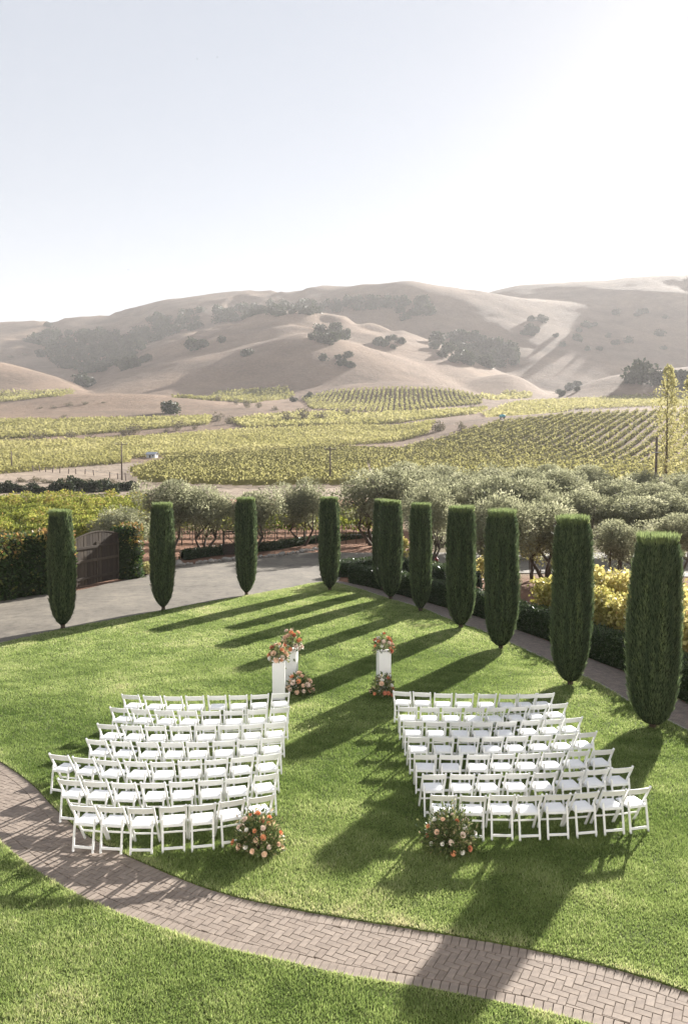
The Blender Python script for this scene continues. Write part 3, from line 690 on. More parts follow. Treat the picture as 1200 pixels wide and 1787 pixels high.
CY_ = [(110, 1097, 893, 47, 'leftmost clipped cypress, in front of the wooden gate beside the drive'),
 (285, 1065, 880, 43, 'second clipped cypress from the left, beside the asphalt drive'),
 (430, 1039, 870, 38, 'third clipped cypress from the left, beside the asphalt drive'),
 (575, 1031, 869, 38, 'clipped cypress at the far tip of the lawn where drive meets walkway'),
 (667, 1030, 873, 36, 'clipped cypress mostly hidden behind another at the far end of the walkway'),
 (681, 1047, 875, 41, 'slim clipped cypress hiding another one just behind it'),
 (733, 1068, 880, 39, 'slim clipped cypress, fifth from the right along the walkway'),
 (803, 1097, 886, 53, 'clipped cypress, fourth from the right along the walkway'),
 (873, 1134, 893, 61, 'clipped cypress, third from the right along the walkway'),
 (994, 1197, 905, 70, 'clipped cypress, second from the right along the walkway'),
 (1138, 1272, 938, 92, 'largest and nearest clipped cypress at the right edge')]
for i, c in enumerate(CY_): cypress(*c, seed=11 + i)

# ------------------------------------------------------------------ hedges and ivy
def leafy_wall(name, pts, hw, h_, label, cat, mat, dens, leaf, tone_fn, group=None, rough=0.06, z0=0.0, core=M['core'], seed=0, up=0.3):
    line = resample(np.asarray(pts, float)[:, :2], 0.3); n = len(line)
    tg = unit(np.gradient(line, axis=0)); nm = np.c_[-tg[:, 1], tg[:, 0]]
    org = line.mean(0); t = thing(name, label, cat, (org[0], org[1], z0), 0, group)
    d = np.r_[0, np.cumsum(np.linalg.norm(np.diff(line, axis=0), axis=1))]; Lt = d[-1]
    hh = h_ * (1 + 0.10 * (fbm(d * 0.8 + seed, d * 0 + seed, 3) - 0.44) * 2)
    prof = [(-1, 0.0), (-1, 0.5), (-0.97, 0.85), (-0.75, 1.0), (0, 1.0), (0.75, 1.0), (0.97, 0.85), (1, 0.5), (1, 0.0)]
    endf = np.clip(np.minimum(d, Lt - d) / (0.35), 0, 1) ** 0.5
    P = np.zeros((n, len(prof), 3))
    for k, (s_, z_) in enumerate(prof):
        wob = rough * (fbm(d * 1.5 + k * 3.3 + seed, d * 0 + k, 3) - 0.44) * 2
        e = (hw * 0.88 * (0.25 + 0.75 * endf) + wob) * s_
        P[:, k, 0] = line[:, 0] - org[0] + nm[:, 0] * e; P[:, k, 1] = line[:, 1] - org[1] + nm[:, 1] * e; P[:, k, 2] = z_ * (hh - 0.05) * (0.9 + 0.1 * endf)
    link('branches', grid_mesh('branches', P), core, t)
    per = 2 * h_ + 2 * hw; m = int(dens * per * Lt)
    rr = np.random.default_rng(100 + seed); sd = rr.uniform(0, Lt, m); q = rr.uniform(0, per, m)
    left = q < h_; right = q > h_ + 2 * hw
    s_ = np.where(left, -1, np.where(right, 1, (q - h_) / hw - 1)); z_ = np.where(left, q / h_, np.where(right, (q - h_ - 2 * hw) / h_, 1.0))
    z_ = np.where((np.abs(s_) > 0.75) & ~left & ~right, 1 - (np.abs(s_) - 0.75) * 0.5, z_)
    cx = np.interp(sd, d, line[:, 0]) - org[0]; cy = np.interp(sd, d, line[:, 1]) - org[1]
    nx = np.interp(sd, d, nm[:, 0]); ny = np.interp(sd, d, nm[:, 1]); hx = np.interp(sd, d, hh); ef = np.interp(sd, d, endf)
    wob = rough * (fbm(sd * 1.5 + 4, z_ * 3 + seed, 3) - 0.44) * 3
    e = (hw * (0.25 + 0.75 * ef) + wob) * s_ * rr.uniform(0.9, 1.03, m)
    Pp = np.c_[cx + nx * e, cy + ny * e, np.maximum(0.02, z_ * hx * (0.9 + 0.1 * ef) * rr.uniform(0.95, 1.02, m))]
    side = (left | right)[:, None]
    O = np.where(side, np.c_[nx * s_, ny * s_, np.full(m, up)], np.c_[nx * s_ * 0.3, ny * s_ * 0.3, np.ones(m)])
    D = unit(O + rr.normal(size=(m, 3)) * 0.7); L = leaf * rr.uniform(0.6, 1.4, m)
    V = leaves(Pp, D, L, L * 0.6, O + rr.normal(size=(m, 3)) * 0.8)
    link('foliage', np_mesh('foliage', V, 4, np.clip(tone_fn(Pp, sd, z_, rr), 0, 1)), mat, t)
    return t
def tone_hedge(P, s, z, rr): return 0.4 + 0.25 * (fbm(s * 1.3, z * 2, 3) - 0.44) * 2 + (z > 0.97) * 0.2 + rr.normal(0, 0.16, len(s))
def off_line(px_list, dist):
    l = smooth_line([gp(*p)[:2] for p in px_list], 6); t = unit(np.gradient(l, axis=0)); return l + np.c_[-t[:, 1], t[:, 0]] * dist
hb = off_line([(600, 1016), (650, 1027), (700, 1040), (765, 1058), (840, 1080), (940, 1114), (1040, 1155), (1096, 1177), (1183, 1222), (1350, 1305)], 0.5)
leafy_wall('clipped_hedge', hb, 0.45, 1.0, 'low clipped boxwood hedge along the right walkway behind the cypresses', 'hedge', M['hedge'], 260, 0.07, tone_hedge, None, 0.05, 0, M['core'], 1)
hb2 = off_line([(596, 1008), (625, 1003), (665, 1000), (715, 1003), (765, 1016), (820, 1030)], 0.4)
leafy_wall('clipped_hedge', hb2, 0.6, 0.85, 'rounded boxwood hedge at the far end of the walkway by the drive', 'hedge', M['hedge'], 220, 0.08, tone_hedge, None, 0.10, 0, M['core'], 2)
lowh = np.array([gp(*p)[:2] for p in [(318, 977), (360, 970), (410, 965), (470, 961), (530, 952), (565, 947)]])
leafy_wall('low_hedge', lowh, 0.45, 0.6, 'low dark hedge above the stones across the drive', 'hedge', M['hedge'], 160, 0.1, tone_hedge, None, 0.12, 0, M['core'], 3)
lowh = np.array([gp(*p)[:2] for p in [(560, 950), (600, 945), (650, 940)]])
leafy_wall('low_hedge', lowh, 0.5, 0.6, 'low yellowing hedge beyond the drive behind the far cypress', 'hedge', M['ivy'], 160, 0.1, lambda P, s, z, rr: rr.normal(0.55, 0.2, len(s)), None, 0.12, 0, M['core'], 31)
def tone_ivy(P, s, z, rr): return 0.34 + (z > 0.62) * (fbm(s * 0.9, z * 4, 3) - 0.25) * 1.1 + rr.normal(0, 0.17, len(s))
ivw = np.array([gp(*p)[:2] for p in [(-170, 1073), (-80, 1062), (0, 1047), (60, 1039), (118, 1033)]]); ivw[:, 1] += 0.9
leafy_wall('ivy_wall', ivw, 0.8, 3.1, 'tall wall covered in ivy with reddening top beside the drive', 'wall', M['ivy'], 130, 0.16, tone_ivy, None, 0.22, 0, M['core'], 4)
p0, p1 = gp(199, 1014), gp(236, 1008); ivp = np.array([[p0[0], p0[1] + 0.6], [p1[0], p1[1] + 0.7]])
leafy_wall('ivy_pillar', ivp, 0.75, 3.0, 'ivy covered pillar with reddish top at the right of the gate', 'pillar', M['ivy'], 170, 0.15, tone_ivy, None, 0.18, 0, M['core'], 5)

# wooden gate
def build_gate():
    a, b = gp(121, 1033), gp(199, 1016); a[1] += 0.9; b[1] += 0.9
    v = b - a; L = np.linalg.norm(v[:2]); ang = math.atan2(v[1], v[0])
    t = thing('wooden_gate', 'weathered brown arched wooden plank gate between ivy wall and pillar', 'gate', (a[0], a[1], 0), ang)
    top = lambda u: 2.35 + 0.45 * math.sin(math.pi * min(1, max(0, 0.12 + u * 0.72)))
    n = 15; wd = L / n
    for i in range(n):
        u = (i + 0.5) / n; h_ = top(u); x = (i + 0.5) * wd
        bm = bmesh.new(); hl, hr = top(i / n), top((i + 1) / n); w2 = wd / 2 - 0.011; dy = random.uniform(-0.008, 0.008)
        vs = [bm.verts.new((sx * w2, y + dy, z)) for y in (-0.02, 0.02) for sx, z in ((-1, 0.08), (1, 0.08), (1, hr), (-1, hl))]
        for f in ((0, 1, 2, 3), (7, 6, 5, 4), (0, 4, 5, 1), (1, 5, 6, 2), (2, 6, 7, 3), (3, 7, 4, 0)): bm.faces.new([vs[k] for k in f])
        bmesh.ops.recalc_face_normals(bm, faces=bm.faces)
        me = bpy.data.meshes.new('plank'); bm.to_mesh(me); bm.free(); link('plank', me, M['wood'], t, (x, 0, 0))
    for z in (0.45, 1.35, 2.05): link('rail', MB().box((L / 2, -0.05, z), (L, 0.05, 0.14)).bevel(0.008).mesh('rail'), M['wood'], t)
    for x in (0.05, L / 2 - 0.06, L / 2 + 0.06, L - 0.05): link('stile', MB().box((x, -0.045, 1.2), (0.1, 0.045, 2.2)).bevel(0.008).mesh('stile'), M['wood'], t)
    mb = MB(); prev = None
    for i in range(17):
        u = i / 16; p = (u * L, 0, top(u) + 0.03)
        if prev: mb.bar(prev, p, 0.09, 0.05, up=(0, 1, 0))
        prev = p
    link('arch_cap', mb.mesh('arch_cap'), M['wood'], t)
build_gate()

# stones along the drive
def rock_mesh(seed):
    rr = np.random.default_rng(seed); bm = bmesh.new(); bmesh.ops.create_icosphere(bm, subdivisions=2, radius=1)
    for v in bm.verts:
        c = v.co; k = 1 + 0.35 * (vnoise(np.array([c.x * 1.7 + seed * 5 + 50]), np.array([c.y * 1.7 + c.z * 2.3 + 50]))[0] - 0.5)
        v.co = Vector((c.x * 1.15 * k, c.y * 0.9 * k, c.z * 0.75 * k))
    me = bpy.data.meshes.new('stone'); bm.to_mesh(me); bm.free(); return me
RK = [rock_mesh(s) for s in range(5)]
st = resample(np.array([gp(*p)[:2] for p in [(312, 989), (340, 985), (400, 979), (470, 973), (560, 960)]]), 0.36)
for i, p in enumerate(st):
    s_ = random.uniform(0.13, 0.24); o = link('edge_stone', RK[i % 5], M['rock'], None, (p[0] + random.uniform(-.06, .06), p[1] + random.uniform(0, .3), s_ * 0.45), random.uniform(0, 6)); o.scale = (s_, s_, s_)
    tag(o, 'small pale field stone in the row edging the far side of the drive', 'stone', 'stones edging the drive')
q = gp(312, 986); o = link('boulder', RK[1], M['rock'], None, (q[0], q[1], 0.13), 1.0); o.scale = (0.3, 0.28, 0.27)
tag(o, 'largest pale round boulder at the left end of the stone row', 'boulder')

# ------------------------------------------------------------------ trees
def crown_leaves(rr, n, rx, rz_, zc, leaf, nblob, flat=0.75, droop=0.0, wr=0.3):
    C = rr.normal(size=(nblob, 3)); C = unit(C) * rr.uniform(0.2, 0.74, nblob)[:, None] * np.array([rx, rx, rz_]); Rb = rr.uniform(0.28, 0.5, nblob) * rx * (0.85 if nblob > 30 else 1.0)
    k = rr.integers(0, nblob, n); d = unit(rr.normal(size=(n, 3))); r = rr.uniform(0.55, 1.0, n) ** 0.5
    P = C[k] + d * (r * Rb[k])[:, None] * np.array([1, 1, flat]); P[:, 2] += zc
    D = unit(d + rr.normal(size=(n, 3)) * 0.6 + np.array([0, 0, -droop])); L = leaf * rr.uniform(0.6, 1.4, n)
    V = leaves(P, D, L, L * wr); shade = np.clip(0.45 + 0.25 * rr.normal(size=nblob)[k] * 0.6 + rr.normal(0, 0.17, n), 0, 1)
    return V, shade, C
def make_tree(rr, h_, rx, n, leaf, nblob, trunk_r, nlimb, clear=0.3, wr=0.3, flat=0.75):
    zc = h_ * (0.5 + clear * 0.5); rz_ = h_ * (1 - clear) / 2
    V, tn, C = crown_leaves(rr, n, rx, rz_, zc, leaf, nblob, flat, wr=wr)
    mb = MB()
    for k in range(nlimb):
        a = 2 * math.pi * k / nlimb + rr.uniform(-.4, .4); c = C[rr.integers(0, nblob)]
        b0 = Vector((0.12 * math.cos(a), 0.12 * math.sin(a), -0.1)); m_ = Vector((0.35 * rx * math.cos(a), 0.35 * rx * math.sin(a), h_ * clear)); e = Vector((c[0], c[1], c[2] + zc))
        mb.tube([b0, b0.lerp(m_, 0.5) + Vector((0.05, -0.05, 0.1)), m_, e], [trunk_r, trunk_r * 0.8, trunk_r * 0.6, trunk_r * 0.25], 6)
        for _ in range(2):
            c2 = C[rr.integers(0, nblob)]; mb.tube([m_, m_.lerp(Vector((c2[0], c2[1], c2[2] + zc)), 0.6) + Vector((0, 0, 0.2)), Vector((c2[0], c2[1], c2[2] + zc))], [trunk_r * 0.45, trunk_r * 0.3, trunk_r * 0.12], 5)
    return np_mesh('crown', V, 4, tn), mb.mesh('trunk')
rr = np.random.default_rng(5)
OLV = [make_tree(rr, 4.6, 2.3, 15000, 0.16, 44, 0.11, 3 + k % 2, 0.22, 0.36, 0.8) for k in range(4)]
def tree(kind, name, x, y, s_, rz, label, cat='tree', group=None, mats=('olive', 'bark'), z=None, sz=1.0):
    t = thing(name, label, cat, (x, y, (ground(x, y) if z is None else z)), rz, group); t.scale = (s_, s_, s_ * sz)
    link('crown', kind[0], M[mats[0]], t); link('trunk', kind[1], M[mats[1]], t); return t
OL = [  # photo x of crown, depth, photo y of the top, width factor, label
 (212, 50, 870, 1.05, 'dark olive tree crown just behind the ivy pillar'),
 (290, 56, 826, 1.2, 'tall pale olive tree rising behind the second cypress'),
 (356, 57, 840, 1.1, 'olive tree with two dark trunks between second and third cypress'),
 (440, 58, 838, 1.1, 'olive tree standing behind the third cypress'),
 (527, 62, 820, 1.15, 'olive tree with forked trunk left of the far cypress'),
 (655, 62, 806, 1.6, 'broad olive tree behind the hidden cypress, largest of the centre'),
 (752, 50, 838, 0.95, 'pale olive tree between the slim cypresses'),
 (870, 42, 838, 1.15, 'large olive tree right behind the cypresses in mid right'),
 (955, 44, 848, 1.1, 'large pale olive tree left of the second cypress from the right'),
 (1085, 44, 898, 0.8, 'low olive tree left of the nearest cypress'),
 (1185, 46, 888, 0.95, 'low olive tree at the right edge behind the nearest cypress')]
for i, (px, Y, yt, wf, lab) in enumerate(OL):
    X = (px - CX) / F * Y; top = H + slope(yt) * Y; s_ = wf; sz = top / 4.7 / s_
    tree(OLV[i % 4], 'olive_tree', X, Y, s_, i * 1.9, lab, 'tree', 'olive trees', z=0, sz=sz)
gr = [(770, 62, 815), (845, 60, 820), (925, 58, 826), (1010, 58, 838), (1100, 57, 845), (1190, 57, 850), (1290, 56, 850),
      (735, 76, 802), (810, 78, 806), (900, 74, 808), (985, 76, 812), (1065, 74, 822), (1145, 74, 826), (1230, 74, 826),
      (700, 92, 800), (860, 94, 800), (945, 92, 803), (1030, 94, 806), (1110, 92, 812), (1190, 92, 814), (780, 95, 799)]
gr = [sorted(gr[k:k + 7]) for k in (0, 7, 14)]
gr = [(*q, ORD[j], ('front', 'middle', 'back')[k]) for k in range(3) for j, q in enumerate(gr[k])]
for i, (px, Y, yt, od, rw) in enumerate(gr):
    X = (px - CX) / F * Y; zg = ground(X, Y); top = H + slope(yt) * Y - zg; s_ = random.uniform(1.25, 1.55)
    tree(OLV[i % 4], 'olive_tree', X, Y, s_, i * 2.3, 'grey-green olive tree, %s from the left in the %s row of the grove at right' % (od, rw), 'tree', 'olive grove trees', sz=top / 4.7 / s_)
# poplars
def poplar(px, pyb, pyt, Y, wpx, label, seed):
    rr = np.random.default_rng(seed); X = (px - CX) / F * Y; zg = ground(X, Y); h_ = H + slope(pyt) * Y - zg; rx = wpx * Y / F / 2
    t = thing('poplar_tree', label, 'tree', (X, Y, zg), 0, 'slender poplars at the right edge')
    n = 3000; nb = 70; zz = np.linspace(0.15, 0.96, nb) * h_; a = rr.uniform(0, 6.28, nb); wd = rx * np.sin(np.clip(np.linspace(0.18, 0.97, nb), 0, 1) * math.pi) ** 0.6
    k = rr.integers(0, nb, n); d = unit(rr.normal(size=(n, 3)))
    rb = (rr.random(nb) ** 0.5)[k]; P = np.c_[np.cos(a[k]) * wd[k] * 0.8 * rb, np.sin(a[k]) * wd[k] * 0.8 * rb, zz[k]] + d * wd[k][:, None] * np.array([0.26, 0.26, 1.0]) * rr.random(n)[:, None] ** 0.4
    V = leaves(P, unit(d + np.array([0, 0, 0.9])), rr.uniform(0.22, 0.45, n), 0.22)
    link('crown', np_mesh('crown', V, 4, np.clip(rr.normal(0.5, 0.22, n), 0, 1)), M['poplar'], t)
    mb = MB().tube([(0, 0, -0.2), (0.1, 0, h_ * 0.4), (0, 0.1, h_ * 0.92)], [0.22, 0.15, 0.04], 7)
    for q in range(14):
        z = h_ * (0.15 + 0.05 * q); aa = q * 2.4; mb.tube([(0, 0, z), (math.cos(aa) * rx * 0.5, math.sin(aa) * rx * 0.5, z + h_ * 0.12)], [0.06, 0.02], 5)
    link('trunk', mb.mesh('trunk'), M['bark'], t)
poplar(1160, 820, 634, 120, 58, 'tall slender yellowing poplar beside the utility pole', 41)
poplar(1203, 825, 648, 116, 60, 'slender yellowing poplar cut off by the right edge', 42)

# ------------------------------------------------------------------ vines
def vine_canopy(rr, a, b, dens, zlo, zhi, hw, leaf, zf=None, org=None):
    a = np.asarray(a, float); b = np.asarray(b, float); L = np.linalg.norm(b[:2] - a[:2]); n = int(dens * L)
    u = rr.random(n); P = a[None, :2] + (b - a)[None, :2] * u[:, None]; t = (b - a)[:2] / L; nm = np.array([-t[1], t[0]])
    e = rr.normal(0, 1, n); lump = fbm(u * L * 0.9 + a[0], u * 0 + a[1] + 30, 3)
    z = zlo + (zhi - zlo) * np.clip(rr.beta(2.0, 1.6, n) * (0.7 + 0.75 * lump), 0, 1.25)
    P = P + nm * (e * hw * (0.6 + 0.8 * lump))[:, None]
    g = hz(P[:, 0], P[:, 1]) if zf is None else zf
    P3 = np.c_[P, z + g]
    if org is not None: P3 = P3 - np.asarray(org)
    D = unit(rr.normal(size=(n, 3)) + np.array([0, 0, -0.25])); Ls = leaf * rr.uniform(0.6, 1.4, n)
    return leaves(P3, D, Ls, Ls * 0.85, rr.normal(size=(n, 3))), np.clip(0.42 + (lump - 0.44) * 0.9 + rr.normal(0, 0.2, n), 0, 1)
def vine_row(a, b, label, group, mat, dens, zlo, zhi, hw, leaf, post_step=5.0, post_h=1.9, trunks=True, seed=0, name='vine_row', tadd=0.0, wires=False):
    rr = np.random.default_rng(seed); a = np.array([a[0], a[1]]); b = np.array([b[0], b[1]]); org = np.array([a[0], a[1], ground(*a)])
    t = thing(name, label, 'vines', org, 0, group)
    V, tn = vine_canopy(rr, a, b, dens, zlo, zhi, hw, leaf, None, org)
    link('canopy', np_mesh('canopy', V, 4, np.clip(tn + tadd, 0, 1)), mat, t)
    L = np.linalg.norm(b - a); dirv = (b - a) / L; rz = math.atan2(dirv[1], dirv[0])
    k = 0.0
    while k <= L + 1e-6:
        p = a + dirv * k; link('stake', STAKE, M['metal'], t, (p[0] - org[0], p[1] - org[1], ground(*p) - org[2])); k += post_step
    if trunks:
        k = 0.8
        while k < L:
            p = a + dirv * k; link('vine_trunk', VTR, M['bark'], t, (p[0] - org[0], p[1] - org[1], ground(*p) - org[2]), k); k += 1.6
    if wires:
        mb = MB()
        for z in (0.7, 1.1, 1.5):
            e = b - a; mb.tube([(0, 0, z), (e[0], e[1], z + ground(*b) - org[2])], 0.012, 4)
        link('wires', mb.mesh('wires'), M['wire'], t)
VTR = MB().tube([(0, 0, -0.05), (0.05, 0.01, 0.4), (-0.02, 0, 0.75), (0.03, 0, 1.1)], [0.055, 0.042, 0.038, 0.03], 6).mesh('vine_trunk')
STAKE = MB().box((0, 0, 1.0), (0.05, 0.05, 2.1)).mesh('stake')
# yellow rows right of the walkway
base = off_line([(740, 1030), (850, 1060), (960, 1095), (1060, 1140), (1200, 1205), (1400, 1300)], 0)
ya = off_line([(820, 1072), (940, 1114), (1040, 1155), (1183, 1222), (1330, 1297)], 2.3)
vine_row(ya[2], ya[-1], 'bright yellow vine row directly behind the right hedge', 'yellow vine rows by the walkway', M['yvine'], 1500, 0.4, 2.0, 0.3, 0.13, 4.0, seed=61)
ya = off_line([(820, 1072), (940, 1114), (1040, 1155), (1183, 1222), (1330, 1297)], 4.8)
vine_row(ya[0], ya[-1], 'yellow-green vine row farther behind the right hedge, by the parking', 'yellow vine rows by the walkway', M['yvine'], 1300, 0.3, 2.1, 0.32, 0.14, 4.0, seed=62)
# left bright vineyard behind ivy wall
for i in range(7):
    Y = 58 + i * 4.2; x0, x1 = -0.50 * Y, (250 - CX) / F * Y
    vine_row((x0, Y - 1), (x1, Y + 2.0), 'bright green vine row behind the ivy wall, %s from the drive' % ORD[i], 'green vine rows at the left', M['vine'], 620, 0.6, 2.1 + 0.12 * i, 0.45, 0.17, 6.0, seed=70 + i, tadd=0.12)
# trellised vines on red soil, centre left
for i in range(5):
    Y = 62 + i * 4.0; x0, x1 = (262 - CX) / F * Y, (668 - CX) / F * Y
    vine_row((x0, Y), (x1, Y + 1.5), 'trellised vine row with bare trunks on red soil, %s from the drive' % ORD[i], 'trellised vine rows on red soil', M['vine'], 150, 1.15, 2.0, 0.3, 0.2, 3.2, seed=80 + i, wires=True)

# far blocks: rows inside a polygon seen in the photo
def block(poly_px, dir_px, spacing, label, group, mat, dens, zlo, zhi, hw, leaf, seed, name='vine_row', maxrows=300):
    poly = np.array([tp(*p)[:2] for p in poly_px]); a, b = tp(*dir_px[0])[:2], tp(*dir_px[1])[:2]
    t = (b - a) / np.linalg.norm(b - a); nm = np.array([-t[1], t[0]]); s = poly @ nm; u = poly @ t; rr = np.random.default_rng(seed); cnt = 0
    for off in np.arange(s.min() + spacing / 2, s.max(), spacing):
        uu = np.arange(u.min(), u.max(), 1.0); X = t[0] * uu + nm[0] * off; Y = t[1] * uu + nm[1] * off
        k = in_poly(X, Y, poly)
        if k.sum() < 4: continue
        ed = np.flatnonzero(np.diff(np.r_[0, k.astype(int), 0])); st_, en_ = ed[::2], ed[1::2]; q_ = np.argmax(en_ - st_)
        k = np.zeros(len(k), bool); k[st_[q_]:en_[q_]] = True
        if k.sum() < 4: continue
        X, Y = X[k], Y[k]; n = int(dens * k.sum()); i = rr.integers(0, len(X), n)
        lump = fbm(X[i] * 0.6, Y[i] * 0.6 + off, 2); kk = rr.random(n) < 0.35 + 1.2 * lump; i = i[kk]; lump = lump[kk]; n = len(i)
        du = rr.uniform(-.5, .5, n); e = rr.normal(0, hw, n)
        Px = X[i] + t[0] * du + nm[0] * e; Py = Y[i] + t[1] * du + nm[1] * e; Pz = hz(Px, Py) + rr.uniform(zlo, zhi, n) * (0.8 + 0.45 * lump)
        org = np.array([X[0], Y[0], ground(X[0], Y[0])])
        V = leaves(np.c_[Px, Py, Pz] - org, unit(rr.normal(size=(n, 3))), leaf * rr.uniform(0.6, 1.4, n), leaf * 0.8)
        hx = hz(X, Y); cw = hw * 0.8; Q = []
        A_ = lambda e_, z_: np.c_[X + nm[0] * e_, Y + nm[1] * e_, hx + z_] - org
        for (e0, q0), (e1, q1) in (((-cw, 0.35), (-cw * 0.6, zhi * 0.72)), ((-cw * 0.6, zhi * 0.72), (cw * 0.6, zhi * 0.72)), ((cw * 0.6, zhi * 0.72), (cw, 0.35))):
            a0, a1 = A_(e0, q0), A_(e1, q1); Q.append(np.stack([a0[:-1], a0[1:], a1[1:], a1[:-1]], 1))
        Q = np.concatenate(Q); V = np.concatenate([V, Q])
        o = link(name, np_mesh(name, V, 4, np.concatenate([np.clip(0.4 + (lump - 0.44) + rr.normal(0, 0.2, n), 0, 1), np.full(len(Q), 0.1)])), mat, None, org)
        tag(o, label, 'vines', group); cnt += 1
    print(group, cnt)
block([(640, 806), (700, 784), (770, 768), (860, 740), (1000, 725), (1140, 720), (1290, 716), (1290, 842), (1000, 850), (760, 850), (660, 846)],
      [(960, 815), (1120, 726)], 3.3, 'green-gold vine row in the diagonal rows on the slope above the olive grove', 'vine rows on the slope at right', M['field'], 9, 0.5, 1.9, 0.26, 0.55, 91)
block([(225, 824), (300, 800), (420, 795), (560, 782), (690, 786), (640, 808), (640, 850), (420, 852), (250, 846), (235, 836)],
      [(300, 826), (640, 800)], 2.9, 'yellow-green vine row of the block left of the far pole', 'vine rows in the centre block', M['field'], 12, 0.4, 1.7, 0.36, 0.45, 92)
block([(527, 697), (560, 687), (640, 679), (720, 678), (800, 683), (842, 694), (838, 706), (700, 718), (600, 720), (545, 714)],
      [(690, 716), (692, 681)], 3.4, 'narrow vine row running straight up the round vineyard knoll', 'vine rows on the round knoll', M['field'], 4, 0.3, 1.7, 0.35, 1.1, 93)
def field(poly_px, label, n, leaf, mat, seed, h_=1.5, tmean=0.5):
    poly = np.array([tp(*p)[:2] for p in poly_px]); rr = np.random.default_rng(seed); lo, hi = poly.min(0), poly.max(0)
    X = rr.uniform(lo[0], hi[0], n * 3); Y = rr.uniform(lo[1], hi[1], n * 3); Y = np.round(Y / 2.6) * 2.6 + rr.normal(0, 0.5, n * 3)
    k = in_poly(X, Y, poly); X, Y = X[k][:n], Y[k][:n]; m = len(X)
    lump = fbm(X / 14, Y / 14, 4); Z = hz(X, Y) + rr.uniform(0.1, h_, m) * (0.6 + 0.8 * lump)
    V = leaves(np.c_[X, Y, Z], unit(rr.normal(size=(m, 3)) * np.array([1, 1, 0.7])), leaf * rr.uniform(0.6, 1.5, m), leaf * 0.8)
    o = stuff(link('vineyard_field', np_mesh('vineyard_field', V, 4, np.clip(tmean + (lump - 0.44) * 0.9 + rr.normal(0, 0.13, m), 0, 1)), mat)); tag(o, label, 'vineyard')
field([(-60, 806), (-60, 775), (100, 772), (260, 764), (420, 753), (600, 745), (760, 737), (745, 758), (690, 772), (560, 781), (420, 792), (280, 797), (150, 806)], 'broad pale green vineyard field across the valley floor', 62000, 0.75, M['field'], 94, tmean=0.55)
field([(-60, 770), (-60, 736), (100, 735), (250, 731), (370, 727), (365, 741), (250, 751), (100, 762)], 'green vineyard field below the low tan mound at the left', 26000, 1.05, M['field'], 95, tmean=0.4)
field([(-60, 826), (-60, 811), (100, 811), (230, 800), (225, 808), (130, 816), (0, 828)], 'thin strip of vineyard above the dirt track at the left', 7000, 0.6, M['field'], 96, tmean=0.35)
field([(400, 735), (520, 722), (620, 724), (760, 719), (850, 712), (830, 722), (700, 738), (560, 743), (430, 748)], 'pale vineyard field in front of the round knoll', 20000, 1.3, M['field'], 97, tmean=0.55)
field([(840, 722), (900, 703), (1000, 697), (1130, 688), (1290, 690), (1290, 708), (1140, 709), (1000, 715), (870, 727)], 'pale yellow vineyard field behind the diagonal rows at the right', 20000, 1.3, M['field'], 98, tmean=0.65)
field([(-60, 700), (-60, 684), (60, 684), (130, 682), (110, 692), (0, 702)], 'green vineyard patch left of the tan mound', 6000, 1.8, M['field'], 99, tmean=0.3)
field([(300, 694), (380, 684), (500, 676), (515, 690), (440, 704), (400, 701)], 'dull green vineyard patch at the foot of the hill spur', 9000, 1.9, M['field'], 100, tmean=0.2)
field([(835, 690), (880, 684), (930, 688), (925, 694), (850, 697)], 'small bright vineyard patch behind the round knoll', 1600, 2.8, M['field'], 101, tmean=0.7)

# ------------------------------------------------------------------ oaks and scrub on the hills
rr = np.random.default_rng(15)
def blob_tree(rr, n, nblob, leaf):
    V, tn, C = crown_leaves(rr, n, 1.0, 0.75, 0.62, leaf, nblob, 0.8, wr=0.75); return np_mesh('oak', V, 4, tn)
OAK = [blob_tree(rr, 1100, 16, 0.2) for _ in range(6)]
SCR = [blob_tree(rr, 380, 10, 0.16) for _ in range(4)]
def hill_tree(px, py, wpx, label, group, meshes=OAK, mat='oak', name='oak_tree', cat='tree', sz=1.0):
    p = tp(px, py); r = wpx * p[1] / F / 2; o = link(name, random.choice(meshes), None, None, (p[0], p[1], p[2] - 0.12 * r), random.uniform(0, 6.28))
    if not o.data.materials: o.data.materials.append(M[mat])
    o.scale = (r * random.uniform(.9, 1.1), r * random.uniform(.9, 1.1), r * random.uniform(0.85, 1.1) * sz); tag(o, label, cat, group)
for px, py, wpx, lab in [(145, 674, 38, 'round oak standing alone at the foot of the left wood'), (299, 722, 42, 'large round dark oak alone beside the tan mound'), (338, 612, 34, 'pair of oaks on the middle spur, left one'), (353, 606, 26, 'pair of oaks on the middle spur, right one'),
    (387, 598, 20, 'small oak on the middle spur right of the pair'), (429, 621, 26, 'lone oak low on the middle spur'), (84, 571, 18, 'oak silhouetted above the left wood'), (160, 672, 22, 'small oak touching the round oak below the left wood'), (1115, 668, 60, 'big hazy oak on the right knoll left of the poplar'), (1150, 672, 50, 'big hazy oak on the right knoll behind the poplar'), (1190, 675, 60, 'big hazy oak on the right knoll at the right edge')]:
    hill_tree(px, py, wpx, lab, None)
def scatter(poly, n, w0, w1, label, group, seed, **kw):
    r2 = random.Random(seed); xs = [p[0] for p in poly]; ys = [p[1] for p in poly]; k = 0; pa = np.array(poly, float)
    while k < n:
        x, y = r2.uniform(min(xs), max(xs)), r2.uniform(min(ys), max(ys))
        if in_poly(np.array([x]), np.array([y]), pa)[0]: hill_tree(x, y, r2.uniform(w0, w1), label, group, **kw); k += 1
scatter([(48, 595), (110, 583), (200, 580), (238, 592), (262, 632), (225, 645), (160, 652), (110, 642), (60, 622), (62, 608), (150, 612), (45, 600)], 120, 15, 28, 'dark oak in the wooded gully on the left hillside', 'oaks of the left wood', 1)
